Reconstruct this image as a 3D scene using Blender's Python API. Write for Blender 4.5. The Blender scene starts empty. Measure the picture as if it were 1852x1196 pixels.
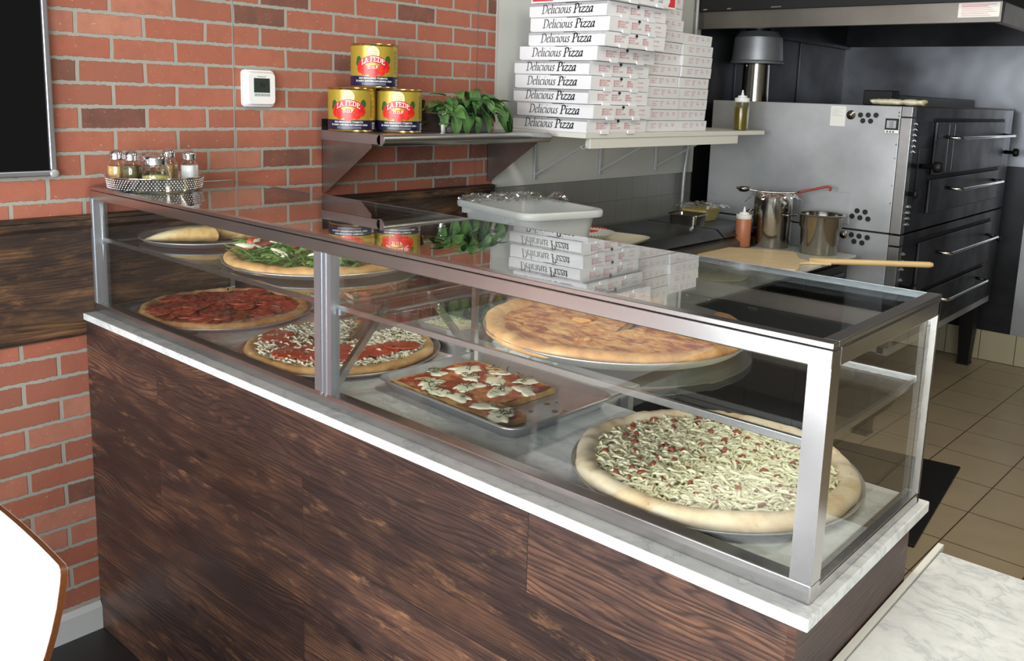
import bpy, bmesh, math, random
from mathutils import Vector, Matrix, noise
PI=math.pi; R=math.radians
random.seed(7)
WINP,KITP,EXPO=172,12,0.0
sc=bpy.context.scene; COL=sc.collection
def S2L(c): return tuple((x/12.92 if x<=.04045 else ((x+.055)/1.055)**2.4) for x in c)
def rgb(r,g,b): return S2L((r/255,g/255,b/255))+(1,)

# ---------------------------------------------------------------- materials
class Mat:
    def __init__(s,name):
        s.m=bpy.data.materials.new(name); s.m.use_nodes=True; s.t=s.m.node_tree; s.t.nodes.clear()
        s.out=s.t.nodes.new('ShaderNodeOutputMaterial')
    def n(s,typ,ins=None,**kw):
        nd=s.t.nodes.new('ShaderNode'+typ)
        for k,v in kw.items(): setattr(nd,k,v)
        for k,v in (ins or {}).items():
            if isinstance(v,tuple) and len(v)==2 and hasattr(v[0],'outputs'): s.t.links.new(v[0].outputs[v[1]],nd.inputs[k])
            elif hasattr(v,'outputs'): s.t.links.new(v.outputs[0],nd.inputs[k])
            else: nd.inputs[k].default_value=v
        return nd
    def math(s,op,a,b=0.0,c=None):
        d={0:a,1:b}
        if c is not None: d[2]=c
        return s.n('Math',d,operation=op)
    def ramp(s,fac,stops,interp='LINEAR'):
        nd=s.n('ValToRGB',{'Fac':fac}); cr=nd.color_ramp; cr.interpolation=interp
        while len(cr.elements)<len(stops): cr.elements.new(0.5)
        for e,(p,c) in zip(cr.elements,stops):
            e.position=p; e.color=c if len(c)==4 else tuple(c)+(1,)
        return nd
    def mix(s,fac,a,b,blend='MIX'):
        nd=s.t.nodes.new('ShaderNodeMix'); nd.data_type='RGBA'; nd.blend_type=blend
        for idx,v in ((0,fac),(6,a),(7,b)):
            if isinstance(v,tuple) and len(v)==2 and hasattr(v[0],'outputs'): s.t.links.new(v[0].outputs[v[1]],nd.inputs[idx])
            elif hasattr(v,'outputs'):
                o=v.outputs[2] if v.bl_idname=='ShaderNodeMix' else v.outputs[0]
                s.t.links.new(o,nd.inputs[idx])
            else: nd.inputs[idx].default_value=v
        return nd
    def obj(s,scale=(1,1,1),loc=(0,0,0),rot=(0,0,0)):
        tc=s.n('TexCoord'); return s.n('Mapping',{'Vector':(tc,3),'Location':loc,'Rotation':rot,'Scale':scale})
    def pbr(s,color,rough=.5,metal=0.,bump=None,bstr=.3,bdist=.002,**kw):
        b=s.t.nodes.new('ShaderNodeBsdfPrincipled')
        def setin(k,v):
            if isinstance(v,tuple) and len(v)==2 and hasattr(v[0],'outputs'): s.t.links.new(v[0].outputs[v[1]],b.inputs[k])
            elif hasattr(v,'outputs'):
                o=v.outputs[2] if v.bl_idname=='ShaderNodeMix' else v.outputs[0]
                s.t.links.new(o,b.inputs[k])
            else: b.inputs[k].default_value=v
        setin('Base Color',color); setin('Roughness',rough); setin('Metallic',metal)
        for k,v in kw.items(): setin(k.replace('_',' '),v)
        if bump is not None:
            bn=s.n('Bump',{'Strength':bstr,'Distance':bdist,'Height':bump}); s.t.links.new(bn.outputs[0],b.inputs['Normal'])
        s.t.links.new(b.outputs[0],s.out.inputs[0]); s.b=b
        return s.m
def plain(name,c,rough=.5,metal=0.,**kw): return Mat(name).pbr(rgb(*c),rough,metal,**kw)
def noisy(name,c1,c2,scale=20,rough=.5,metal=0.,bstr=.0,stretch=(1,1,1),detail=4,**kw):
    m=Mat(name); v=m.obj(stretch); nz=m.n('TexNoise',{'Vector':v,'Scale':scale,'Detail':detail})
    r=m.ramp(nz,[(.32,rgb(*c1)),(.68,rgb(*c2))])
    return m.pbr(r,rough,metal,bump=nz if bstr else None,bstr=bstr,**kw)
def steel(name,c=(190,190,192),rough=.28,streak=(1,1,1),var=.12,dark=(120,120,122),scale=3,bstr=.03,metal=1.0):
    m=Mat(name); v=m.obj(streak)
    n1=m.n('TexNoise',{'Vector':v,'Scale':scale*40,'Detail':2})
    v2=m.obj(); n2=m.n('TexNoise',{'Vector':v2,'Scale':scale,'Detail':5})
    col=m.ramp(n2,[(.35,rgb(*dark)),(.62,rgb(*c))])
    ro=m.n('MapRange',{'Value':n2,'From Min':.3,'From Max':.7,'To Min':rough+var,'To Max':rough})
    return m.pbr(col,ro,metal,bump=n1,bstr=bstr,bdist=.001)
def glass(name,tint,rough=0.0,f0=.045,power=5):
    m=Mat(name); lw=m.n('LayerWeight',{'Blend':.5})
    p=m.math('POWER',(lw,1),float(power)); f=m.math('MULTIPLY_ADD',p,1-f0,f0)
    t=m.n('BsdfTransparent',{'Color':tint}); g=m.n('BsdfGlossy',{'Roughness':rough,'Color':(1,1,1,1)})
    mx=m.n('MixShader',{0:f,1:t,2:g}); m.t.links.new(mx.outputs[0],m.out.inputs[0]); return m.m

def brick_mat(name,z0,y0):
    m=Mat(name); tc=m.n('TexCoord'); sx=m.n('SeparateXYZ',{0:(tc,3)})
    nd=m.n('TexNoise',{'Vector':(tc,3),'Scale':60,'Detail':5,'Roughness':.75}); dn=m.math('MULTIPLY_ADD',nd,.014,-.007)
    nd2=m.n('TexNoise',{'Vector':(tc,3),'Scale':9,'Detail':2}); dn2=m.math('MULTIPLY_ADD',nd2,.008,-.004)
    yy=m.math('ADD',m.math('ADD',(sx,1),-y0+1.7550*10),dn2); zz=m.math('ADD',m.math('ADD',(sx,2),-z0+.0601*100),dn)
    v=m.n('CombineXYZ',{0:yy,1:zz})
    bt=m.n('TexBrick',{'Vector':v,'Color1':(0,0,0,1),'Color2':(1,1,1,1),'Mortar':(0,0,0,1),'Scale':1.0,'Mortar Size':.0055,'Mortar Smooth':.25,'Bias':0,'Brick Width':.1755,'Row Height':.0601},offset=.5,offset_frequency=2)
    hue=m.ramp(bt,[(0,rgb(104,70,60)),(.11,rgb(116,78,66)),(.125,rgb(158,96,76)),(.45,rgb(172,100,78)),(.8,rgb(176,108,86)),(.88,rgb(190,128,106)),(1,rgb(182,114,92))])
    n2=m.n('TexNoise',{'Vector':(tc,3),'Scale':16,'Detail':6,'Roughness':.65})
    h2=m.mix(m.ramp(n2,[(.38,(0,0,0,1)),(.7,(.6,.6,.6,1))]),hue,rgb(150,92,74))
    fl=m.n('TexNoise',{'Vector':m.obj((1,1,2.2)),'Scale':60,'Detail':5,'Roughness':.7})
    h3=m.mix(m.ramp(fl,[(.64,(0,0,0,1)),(.68,(.75,.75,.75,1))]),h2,rgb(212,188,164))
    mo=m.mix(n2,rgb(152,150,140),rgb(172,168,156))
    c=m.mix((bt,1),h3,mo)
    ht=m.math('SUBTRACT',m.math('MULTIPLY',nd,.25),(bt,1))
    return m.pbr(c,.75,0,bump=ht,bstr=.7,bdist=.004)

def wood_mat(name,u,v_,pw,ph,u0,v0,dark,mid,lite,seam=True,rough=.42,grain=1.0):
    # u: index of the axis along the plank, v_: axis across it
    m=Mat(name); tc=m.n('TexCoord'); sx=m.n('SeparateXYZ',{0:(tc,3)})
    U=m.math('ADD',(sx,u),-u0+pw*10); V=m.math('ADD',(sx,v_),-v0+ph*20)
    v=m.n('CombineXYZ',{0:U,1:V})
    bt=m.n('TexBrick',{'Vector':v,'Color1':(0,0,0,1),'Color2':(1,1,1,1),'Mortar':(0,0,0,1),'Scale':1.0,'Mortar Size':.0009,'Mortar Smooth':.1,'Bias':0,'Brick Width':pw,'Row Height':ph},offset=.5,offset_frequency=2)
    off=m.math('MULTIPLY',bt,31.7)
    gv=m.n('CombineXYZ',{0:m.math('MULTIPLY',U,1.0),1:V,2:off})
    warp=m.n('TexNoise',{'Vector':m.n('Mapping',{'Vector':gv,'Scale':(1.5,8,1)}),'Scale':1.0,'Detail':2.5,'Roughness':.42,'Distortion':.25})
    vw=m.math('ADD',V,m.math('MULTIPLY',warp,.17))
    # rings of grain: a distorted wave across the plank
    rings=m.math('SINE',m.math('MULTIPLY',vw,760.0*grain),0.0)
    rr=m.n('MapRange',{'Value':rings,'From Min':-1.0,'From Max':1.0})
    fine=m.n('TexNoise',{'Vector':m.n('Mapping',{'Vector':gv,'Scale':(9,260,1)}),'Scale':1.0,'Detail':4,'Roughness':.6})
    patch=m.n('TexNoise',{'Vector':m.n('Mapping',{'Vector':gv,'Scale':(3,11,1)}),'Scale':1.0,'Detail':6,'Roughness':.62,'Distortion':.6})
    worn=m.n('TexNoise',{'Vector':m.n('Mapping',{'Vector':gv,'Scale':(9,34,1),'Location':(3,9,5)}),'Scale':1.0,'Detail':8,'Roughness':.75})
    c1=m.ramp(patch,[(.30,rgb(*dark)),(.50,rgb(*mid)),(.66,rgb(*lite))])
    vis=m.n('MapRange',{'Value':bt,'From Min':.2,'From Max':.55,'To Min':.15,'To Max':.72})
    c2=m.mix(m.math('MULTIPLY',m.math('POWER',rr,3.0),vis),c1,rgb(30,21,20))
    c3=m.mix(m.ramp(fine,[(.40,(.55,.55,.55,1)),(.52,(0,0,0,1))]),c2,rgb(36,25,23))
    c4=m.mix(m.math('MULTIPLY',m.ramp(worn,[(.56,(0,0,0,1)),(.66,(.7,.7,.7,1))]),m.n('MapRange',{'Value':bt,'From Min':.7,'From Max':.3,'To Min':.25,'To Max':1.0})),c3,rgb(138,100,70))
    vv=m.n('MapRange',{'Value':m.math('FRACT',m.math('MULTIPLY',bt,7.3)),'To Min':.72,'To Max':1.28}); cv=m.n('CombineXYZ',{0:vv,1:vv,2:vv}); c4=m.mix(1.0,c4,cv,'MULTIPLY')
    kn=m.n('TexVoronoi',{'Vector':m.n('Mapping',{'Vector':gv,'Scale':(2.6,8.5,1)}),'Scale':1.0,'Randomness':1.0})
    c5=m.mix(m.ramp(kn,[(.035,(.9,.9,.9,1)),(.10,(0,0,0,1))]),c4,rgb(24,18,18))
    c6=m.mix(m.math('MULTIPLY',(bt,1),.85 if seam else 0.0),c5,rgb(30,22,18))
    h=m.math('SUBTRACT',fine,m.math('MULTIPLY',rr,.5))
    return m.pbr(c6,rough,0,bump=h,bstr=.35,bdist=.0012)

def marble_mat(name,base=(226,228,226),vein=(150,158,164),rough=.12):
    m=Mat(name); v=m.obj()
    w=m.n('TexNoise',{'Vector':v,'Scale':3.5,'Detail':5}); wv=m.n('VectorMath',{0:v,1:m.n('VectorMath',{0:(w,1),'Scale':.35},operation='SCALE')},operation='ADD')
    n1=m.n('TexNoise',{'Vector':m.n('Mapping',{'Vector':wv,'Scale':(5,11,6),'Rotation':(0,0,.6)}),'Scale':1.3,'Detail':9,'Roughness':.6})
    a=m.math('ABSOLUTE',m.math('SUBTRACT',n1,.5)); vn=m.ramp(a,[(0,(.85,.85,.85,1)),(.022,(.28,.28,.28,1)),(.075,(0,0,0,1))])
    n2=m.n('TexNoise',{'Vector':v,'Scale':26,'Detail':7,'Roughness':.7})
    c0=m.mix(m.ramp(n2,[(.36,(.6,.6,.6,1)),(.62,(0,0,0,1))]),rgb(*base),rgb(*[int(x*.9) for x in base]))
    c=m.mix(m.math('MULTIPLY',vn,.55),c0,rgb(*vein))
    return m.pbr(c,rough)

def tile_mat(name,w,h,c1,c2,grout,ms,rough,axes=(0,1),off=(0,0),rot=0):
    m=Mat(name); tc=m.n('TexCoord'); mp=m.n('Mapping',{'Vector':(tc,3),'Rotation':(0,0,rot)}); sx=m.n('SeparateXYZ',{0:mp})
    U=m.math('ADD',(sx,axes[0]),off[0]+w*100); V=m.math('ADD',(sx,axes[1]),off[1]+h*100)
    v=m.n('CombineXYZ',{0:U,1:V})
    bt=m.n('TexBrick',{'Vector':v,'Color1':(0,0,0,1),'Color2':(1,1,1,1),'Mortar':(0,0,0,1),'Scale':1.0,'Mortar Size':ms,'Mortar Smooth':.2,'Bias':0,'Brick Width':w,'Row Height':h},offset=0)
    nz=m.n('TexNoise',{'Vector':(tc,3),'Scale':7,'Detail':7,'Roughness':.65})
    nz2=m.n('TexNoise',{'Vector':(tc,3),'Scale':2.2,'Detail':3})
    c=m.mix(nz,rgb(*c1),rgb(*c2)); c=m.mix(m.math('MULTIPLY',bt,.25),c,rgb(*c2)); c=m.mix(m.ramp(nz2,[(.55,(0,0,0,1)),(.75,(.35,.35,.35,1))]),c,rgb(*[int(x*.72) for x in c1]))
    c=m.mix((bt,1),c,rgb(*grout))
    return m.pbr(c,rough,0,bump=m.math('SUBTRACT',1.0,(bt,1)),bstr=.4,bdist=.002)

M={}
M['brick']=brick_mat('faux_brick',1.211,.540)
M['brick_low']=brick_mat('faux_brick_lower',.807,-.0725)
M['wood']=wood_mat('reclaimed_plank_laminate',0,2,1.187,.1335,1.168,.756,(42,31,31),(70,49,43),(108,75,57),grain=1.0)
M['wood_side']=wood_mat('reclaimed_plank_laminate_side',1,2,1.187,.1335,.9,.756,(44,28,26),(74,48,40),(104,70,52))
M['wood_band']=wood_mat('dark_reclaimed_plank_band',1,2,1.9,.155,-1.2,.857,(34,25,20),(64,46,34),(124,90,60),grain=.8,rough=.5)
M['marble']=marble_mat('carrara_marble')
M['marble_grey']=marble_mat('grey_marble_board',(205,206,198),(150,152,150),.25)
M['steel']=steel('brushed_stainless',(196,196,196),.24,(1,1,18),dark=(150,150,150))
M['steel_case']=steel('display_case_stainless',(205,203,203),.2,(1,1,1),dark=(180,178,178),var=.05,bstr=.004)
M['steel_lid']=steel('dark_lid_steel',(96,97,98),.28,(1,1,1),dark=(70,71,72),var=.1,scale=3,metal=.8)
M['steel_mid']=steel('hood_lip_steel',(140,136,130),.34,(4,1,1),dark=(112,108,102),var=.1,scale=2.5,metal=.9)
M['steel_dull']=steel('dull_stainless',(205,206,210),.40,(1,1,8),dark=(165,167,170),var=.12,scale=2.2,metal=.72)
M['steel_wall']=steel('dark_wall_stainless',(70,71,74),.36,(1,1,4),dark=(40,40,42),var=.15,scale=2.0,bstr=.02,metal=.85)
_m=Mat('dented_back_stainless'); _n=_m.n('TexNoise',{'Vector':_m.obj(),'Scale':2.6,'Detail':2,'Roughness':.45})  # faint colour blotches imitate reflections; the bump makes the dents
M['steel_back']=_m.pbr(_m.ramp(_n,[(.35,rgb(148,150,156)),(.65,rgb(168,170,178))]),_m.n('MapRange',{'Value':_n,'From Min':.3,'From Max':.7,'To Min':.22,'To Max':.46}),.9,bump=_n,bstr=.35,bdist=.03)
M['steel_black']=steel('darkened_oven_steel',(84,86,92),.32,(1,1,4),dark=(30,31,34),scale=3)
M['steel_pot']=steel('polished_pot_steel',(178,174,166),.13,(1,1,1),dark=(150,146,140),var=.05,scale=2,bstr=.0)
M['chrome']=plain('chrome',(225,225,225),.08,1.)
M['aluminium']=steel('satin_aluminium_pan',(205,206,208),.36,(1,1,1),dark=(180,181,184),var=.08,scale=6,bstr=.01,metal=.85)
M['alu_frame']=plain('anodised_aluminium_frame',(176,178,184),.34,.9)
M['black_metal']=plain('blackened_metal',(22,22,23),.5,.3)
M['black_rubber']=noisy('black_rubber_mat',(12,12,12),(24,24,24),60,.55)
M['black']=plain('matt_black',(12,12,13),.6)
M['blackboard']=plain('blackboard_surface',(6,6,7),.85,Specular_IOR_Level=.15)
M['white_paint']=noisy('white_painted_wall',(206,208,202),(214,215,209),3,.6)
M['ceiling']=plain('ceiling_white',(150,148,142),.8)
M['plain_wall']=plain('light_grey_wall',(150,146,138),.8)
M['white_board']=plain('white_melamine_shelf',(224,223,214),.4)
M['bracket']=plain('painted_shelf_bracket',(176,178,178),.4,.4)
M['glass']=glass('case_glass',(.968,.982,.975,1),f0=.045)
M['glass_top']=glass('case_top_glass',(.87,.90,.89,1),f0=.07,power=3.6)
M['jar_glass']=glass('shaker_glass',(.97,.98,.97,1),f0=.06,power=3)
M['window_glass']=glass('window_glass',(.97,.98,.98,1))
M['film']=glass('cling_film',(.97,.97,.96,1),.08,f0=.16,power=1.6)
M['film2']=M['film']
M['white_plastic']=plain('white_plastic',(240,240,238),.35)
M['tub']=noisy('grey_white_tub_plastic',(196,200,198),(204,207,204),8,.32,Subsurface_Weight=.0)
M['laminate_white']=plain('white_laminate',(250,250,250),.5)
M['ply_edge']=noisy('oiled_ply_edge',(104,60,30),(132,80,44),60,.4,stretch=(1,1,20))
M['cardboard']=noisy('white_cardboard',(232,233,236),(238,239,241),4,.6)
M['cardboard_in']=plain('cardboard_gap',(40,38,36),.8)
M['print_black']=plain('black_print',(24,24,26),.6)
M['print_red']=plain('red_print',(196,84,82),.6)
M['solid_red']=plain('solid_red_print',(214,60,66),.5)
M['grey_print']=plain('grey_print',(96,96,98),.6)
M['pink_print']=plain('faded_red_print',(205,120,125),.6)
M['paper']=plain('paper_white',(226,226,220),.7)
M['tile_floor']=tile_mat('beige_floor_tile',.29,.305,(186,170,142),(162,146,120),(74,62,48),.0028,.35,off=(-1.53+.29*6,-2.304),rot=R(1.6))
M['front_floor']=tile_mat('dark_front_floor',.6,.6,(52,52,52),(40,40,41),(28,28,28),.0025,.45)
M['wall_tile']=tile_mat('grey_wall_tile',.128,.105,(150,151,146),(136,137,132),(120,120,116),.0018,.3,axes=(1,2),off=(-1.758,-1.05))
M['base_tile']=tile_mat('cream_base_tile',.2,.2,(196,188,160),(176,168,140),(96,84,66),.0025,.3,axes=(0,2),off=(-1.02,-.002))
M['base_tile_side']=tile_mat('cream_base_tile_side',.2,.2,(196,188,160),(176,168,140),(96,84,66),.0025,.3,axes=(1,2),off=(-1.02,-.002))
M['baseboard']=plain('painted_baseboard',(196,198,196),.5)
M['gold']=plain('gold_can_metal',(214,186,120),.22,1.)
M['label_gold']=plain('gold_label',(186,160,62),.32,.35)
M['navy']=plain('navy_label',(24,24,62),.35)
M['can_red']=plain('label_red',(196,26,34),.35)
M['tomato_red']=noisy('label_tomato',(196,18,20),(226,60,44),90,.3)
M['label_white']=plain('label_white',(244,242,236),.4)
M['cream']=plain('label_cream',(238,226,168),.35)
M['label_green']=plain('label_green',(40,86,40),.4)
M['can_brown']=plain('label_line',(88,70,30),.5)
M['lcd']=plain('lcd_screen',(52,60,52),.25)
M['lcd_dark']=plain('lcd_digit',(14,18,14),.5)
M['button_grey']=plain('button_grey',(168,172,174),.4)
M['oil']=plain('olive_oil',(112,98,34),.15)
M['oil_glass']=glass('oil_bottle_plastic',(.8,.78,.55,1),.2,f0=.05,power=3)
M['sauce_orange']=plain('orange_sauce',(178,112,80),.35)
M['sauce_bottle']=M['sauce_orange']
M['salt']=noisy('salt_grains',(226,226,226),(250,250,250),400,.8)
M['garlic']=noisy('garlic_powder',(190,150,88),(206,168,106),300,.8)
M['herb']=noisy('dried_herbs',(52,50,26),(112,100,58),420,.8)
M['parmesan']=noisy('parmesan',(170,160,80),(206,196,128),200,.8)
M['peel']=noisy('pale_wooden_peel',(216,190,146),(234,212,170),4,.5,stretch=(2,26,10),detail=6)
M['peel_handle']=noisy('wooden_handle',(222,186,126),(232,200,142),6,.45,stretch=(2,20,20))
M['red_handle']=plain('red_coated_handle',(150,40,30),.35)
M['towel']=noisy('cream_towel',(206,198,168),(226,220,196),60,.9,bstr=.3)
M['grated']=noisy('grated_cheese',(206,180,96),(236,214,140),160,.7,bstr=.5)
M['dough']=noisy('raw_dough',(206,200,176),(216,210,188),12,.6)
M['stain']=plain('pan_stain',(150,110,72),.6)

def crust_mat(name,c_pale,c_gold,c_brown,th=.5):
    m=Mat(name); v=m.obj(); n1=m.n('TexNoise',{'Vector':v,'Scale':14,'Detail':6,'Roughness':.62}); n2=m.n('TexNoise',{'Vector':v,'Scale':75,'Detail':4})
    c=m.ramp(n1,[(th-.16,rgb(*c_pale)),(th,rgb(*c_gold)),(th+.2,rgb(*c_brown))])
    c=m.mix(m.ramp(n2,[(.64,(0,0,0,1)),(.72,(.55,.55,.55,1))]),c,rgb(*c_brown))
    return m.pbr(c,.62,0,bump=n2,bstr=.35,bdist=.002,Subsurface_Weight=.0)
M['crust']=crust_mat('baked_crust',(220,180,128),(198,146,92),(142,92,52),.53)
M['crust_pale']=crust_mat('pale_dusty_crust',(240,222,192),(228,200,160),(190,142,98),.60)
M['crust_gold']=crust_mat('golden_crust',(222,186,132),(206,160,104),(168,112,62),.54)
M['bread']=crust_mat('calzone_dough',(232,212,168),(218,180,116),(176,118,60),.56)
def topping_mat(name,stops,scale=26,rough=.4,stretch=(1,1,1),bs=.4,rot=0,dist=.0):
    m=Mat(name); v=m.obj(stretch,rot=(0,0,rot)); n=m.n('TexNoise',{'Vector':v,'Scale':scale,'Detail':8,'Roughness':.66,'Distortion':dist})
    return m.pbr(m.ramp(n,[(p,rgb(*c)) for p,c in stops]),rough,0,bump=n,bstr=bs,bdist=.003)
M['sauce']=topping_mat('tomato_sauce',[(.35,(134,40,24)),(.50,(172,66,38)),(.58,(202,128,66)),(.70,(222,164,96))])
M['melted']=topping_mat('browned_melted_cheese',[(.40,(140,64,30)),(.46,(186,104,52)),(.53,(214,150,84)),(.64,(232,190,124))],26,.4,(1,2.4,1),.35,rot=.6,dist=.5)
M['white_cheese_base']=topping_mat('pale_cheese_base',[(.35,(208,180,124)),(.6,(226,206,152))],30,.5)
M['tomato']=topping_mat('tomato_slice_flesh',[(.33,(136,40,28)),(.50,(176,66,46)),(.66,(212,120,86))],75,.22,bs=.3)
M['salami']=topping_mat('tomato_pepperoni_flesh',[(.3,(176,56,34)),(.55,(196,78,50)),(.74,(226,150,110))],90,.3,bs=.2)
M['mozz']=topping_mat('fresh_mozzarella',[(.3,(236,228,194)),(.6,(250,246,222))],30,.35,bs=.1)
M['shred']=topping_mat('shredded_mozzarella',[(.3,(240,230,188)),(.6,(252,246,212))],24,.45,bs=.1)
M['onion']=topping_mat('shredded_white_topping',[(.3,(228,222,192)),(.6,(248,244,222))],30,.45,bs=.1)
M['bit']=plain('red_pepper_bit',(150,70,46),.5)
M['prosciutto']=topping_mat('prosciutto_meat',[(.3,(112,52,48)),(.6,(150,84,74)),(.75,(190,140,118))],40,.35)
M['filling']=topping_mat('calzone_filling',[(.3,(150,60,24)),(.5,(214,150,40)),(.7,(232,190,96))],60,.4)
M['olive']=plain('dark_olive',(36,30,26),.35)
def leaf_mat(name,c1,c2,rough=.4):
    m=Mat(name); v=m.obj(); n=m.n('TexNoise',{'Vector':v,'Scale':22,'Detail':4})
    return m.pbr(m.ramp(n,[(.35,rgb(*c1)),(.65,rgb(*c2))]),rough,0,bump=n,bstr=.3)
M['basil']=leaf_mat('basil_leaf',(50,88,44),(98,140,76))
M['arugula']=leaf_mat('arugula_leaf',(84,126,54),(150,182,106),.5)
M['basil_cooked']=leaf_mat('cooked_basil',(28,44,20),(50,72,32))

# ---------------------------------------------------------------- geometry helpers
def bmn(): return bmesh.new()
def box(bm,x0,x1,y0,y1,z0,z1,mat=None,mi=0):
    vs=[bm.verts.new((x,y,z)) for z in (z0,z1) for x,y in ((x0,y0),(x1,y0),(x1,y1),(x0,y1))]
    for f in ((3,2,1,0),(4,5,6,7),(0,1,5,4),(1,2,6,5),(2,3,7,6),(3,0,4,7)):
        fa=bm.faces.new([vs[i] for i in f]); fa.material_index=mi
    if mat is not None: bmesh.ops.transform(bm,matrix=mat,verts=vs)
    return vs
def prism(bm,pts,d,off=(0,0,0)):
    # pts: 3d polygon, d: extrusion vector
    d=Vector(d); a=[bm.verts.new(Vector(p)) for p in pts]; b=[bm.verts.new(Vector(p)+d) for p in pts]
    n=len(pts); bm.faces.new(a[::-1]); bm.faces.new(b)
    for i in range(n): bm.faces.new([a[i],a[(i+1)%n],b[(i+1)%n],b[i]])
    return a+b
def lathe(bm,prof,n=32,c=(0,0,0),axis='Z',closed=False):
    # prof: (r,z) from bottom to top
    rings=[]
    for r,z in prof:
        if r<1e-6: rings.append([bm.verts.new((0,0,z))])
        else: rings.append([bm.verts.new((r*math.cos(2*PI*k/n),r*math.sin(2*PI*k/n),z)) for k in range(n)])
    for a,b in zip(rings,rings[1:]):
        for k in range(n):
            k2=(k+1)%n
            if len(a)==1 and len(b)==1: continue
            if len(a)==1: bm.faces.new([a[0],b[k2],b[k]])
            elif len(b)==1: bm.faces.new([a[k],a[k2],b[0]])
            else: bm.faces.new([a[k],a[k2],b[k2],b[k]])
    vs=[v for r in rings for v in r]
    mt=Matrix.Translation(Vector(c))
    if axis=='X': mt=mt@Matrix.Rotation(PI/2,4,'Y')
    if axis=='Y': mt=mt@Matrix.Rotation(-PI/2,4,'X')
    bmesh.ops.transform(bm,matrix=mt,verts=vs)
    return vs
def tube(bm,pts,r,n=10,cap=True,flat=1.0,up=None):
    P=[Vector(p) for p in pts]; rings=[]
    rs=r if isinstance(r,(list,tuple)) else [r]*len(P)
    U=None
    for i,p in enumerate(P):
        t=(P[min(i+1,len(P)-1)]-P[max(i-1,0)]).normalized()
        if U is None:
            U=Vector(up) if up else (Vector((0,0,1)) if abs(t.z)<.9 else Vector((1,0,0)))
        U=(U-t*U.dot(t)).normalized(); W=t.cross(U)
        rings.append([bm.verts.new(p+(W*math.cos(2*PI*k/n)+U*math.sin(2*PI*k/n)*flat)*rs[i]) for k in range(n)])
    for a,b in zip(rings,rings[1:]):
        for k in range(n): bm.faces.new([a[k],a[(k+1)%n],b[(k+1)%n],b[k]])
    if cap: bm.faces.new(rings[0][::-1]); bm.faces.new(rings[-1])
    return rings
def arc(pts,seg=5,rad=.03):
    # round the corners of a polyline
    P=[Vector(p) for p in pts]; out=[P[0]]
    for i in range(1,len(P)-1):
        a=(P[i-1]-P[i]); b=(P[i+1]-P[i]); ra=min(rad,a.length*.49,b.length*.49)
        s=P[i]+a.normalized()*ra; e=P[i]+b.normalized()*ra
        for k in range(seg+1):
            t=k/seg; out.append(s*(1-t)**2+P[i]*2*t*(1-t)+e*t*t)
    out.append(P[-1]); return out
def rrect(w,h,r,seg=5):
    pts=[]
    for cx,cy,a0 in ((w/2-r,h/2-r,0),(-w/2+r,h/2-r,90),(-w/2+r,-h/2+r,180),(w/2-r,-h/2+r,270)):
        for k in range(seg+1):
            a=R(a0+90*k/seg); pts.append((cx+r*math.cos(a),cy+r*math.sin(a)))
    return pts
def loft(bm,loops,cap0=True,cap1=True):
    rings=[[bm.verts.new(p) for p in L] for L in loops]; n=len(rings[0])
    for a,b in zip(rings,rings[1:]):
        for k in range(n): bm.faces.new([a[k],a[(k+1)%n],b[(k+1)%n],b[k]])
    if cap0: bm.faces.new(rings[0][::-1])
    if cap1: bm.faces.new(rings[-1])
    return rings
def obj(name,bm,mat,parent=None,world=False,smooth=False,bevel=0,seg=2,solid=0,auto=None,recalc=True):
    if recalc: bmesh.ops.recalc_face_normals(bm,faces=bm.faces)
    me=bpy.data.meshes.new(name); bm.to_mesh(me); bm.free()
    for mm in (mat if isinstance(mat,list) else [mat]): me.materials.append(M[mm] if isinstance(mm,str) else mm)
    o=bpy.data.objects.new(name,me); COL.objects.link(o)
    if smooth:
        for p in me.polygons: p.use_smooth=True
    if parent is not None:
        o.parent=parent
        if world:
            w=Matrix.Identity(4); q=parent
            while q: w=q.matrix_basis@w; q=q.parent
            me.transform(w.inverted())
    if solid:
        md=o.modifiers.new('solid','SOLIDIFY'); md.thickness=solid; md.offset=0
    if bevel:
        md=o.modifiers.new('bevel','BEVEL'); md.width=bevel; md.segments=seg; md.limit_method='ANGLE'; md.angle_limit=R(35)
        for p in me.polygons: p.use_smooth=True
        md.harden_normals=True
    if auto:
        sharp=R(auto); bm2=bmesh.new(); bm2.from_mesh(me)
        for e in bm2.edges:
            if len(e.link_faces)==2 and e.calc_face_angle(0)>sharp: e.smooth=False
        bm2.to_mesh(me); bm2.free()
        for p in me.polygons: p.use_smooth=True
    return o
def tag(o,label,cat,group=None,kind=None):
    if label: o['label']=label
    if cat: o['category']=cat
    if group: o['group']=group
    if kind: o['kind']=kind
    return o
def thing(name,loc,label,cat,group=None,rz=0):
    e=bpy.data.objects.new(name,None); COL.objects.link(e); e.location=loc; e.rotation_euler=(0,0,rz); e.empty_display_size=.05
    return tag(e,label,cat,group)
def struct(name,bm,mat,**kw):
    o=obj(name,bm,mat,**kw); o['kind']='structure'; return o
def dup(root,loc,rz=0,label=None,group=None,jit=None):
    r=root.copy(); COL.objects.link(r); r.location=loc; r.rotation_euler=(0,0,rz)
    if label: r['label']=label
    if group: r['group']=group
    for ch in list(root.children):
        c=ch.copy(); COL.objects.link(c); c.parent=r
        for g in ch.children:
            d=g.copy(); COL.objects.link(d); d.parent=c
    return r
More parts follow.
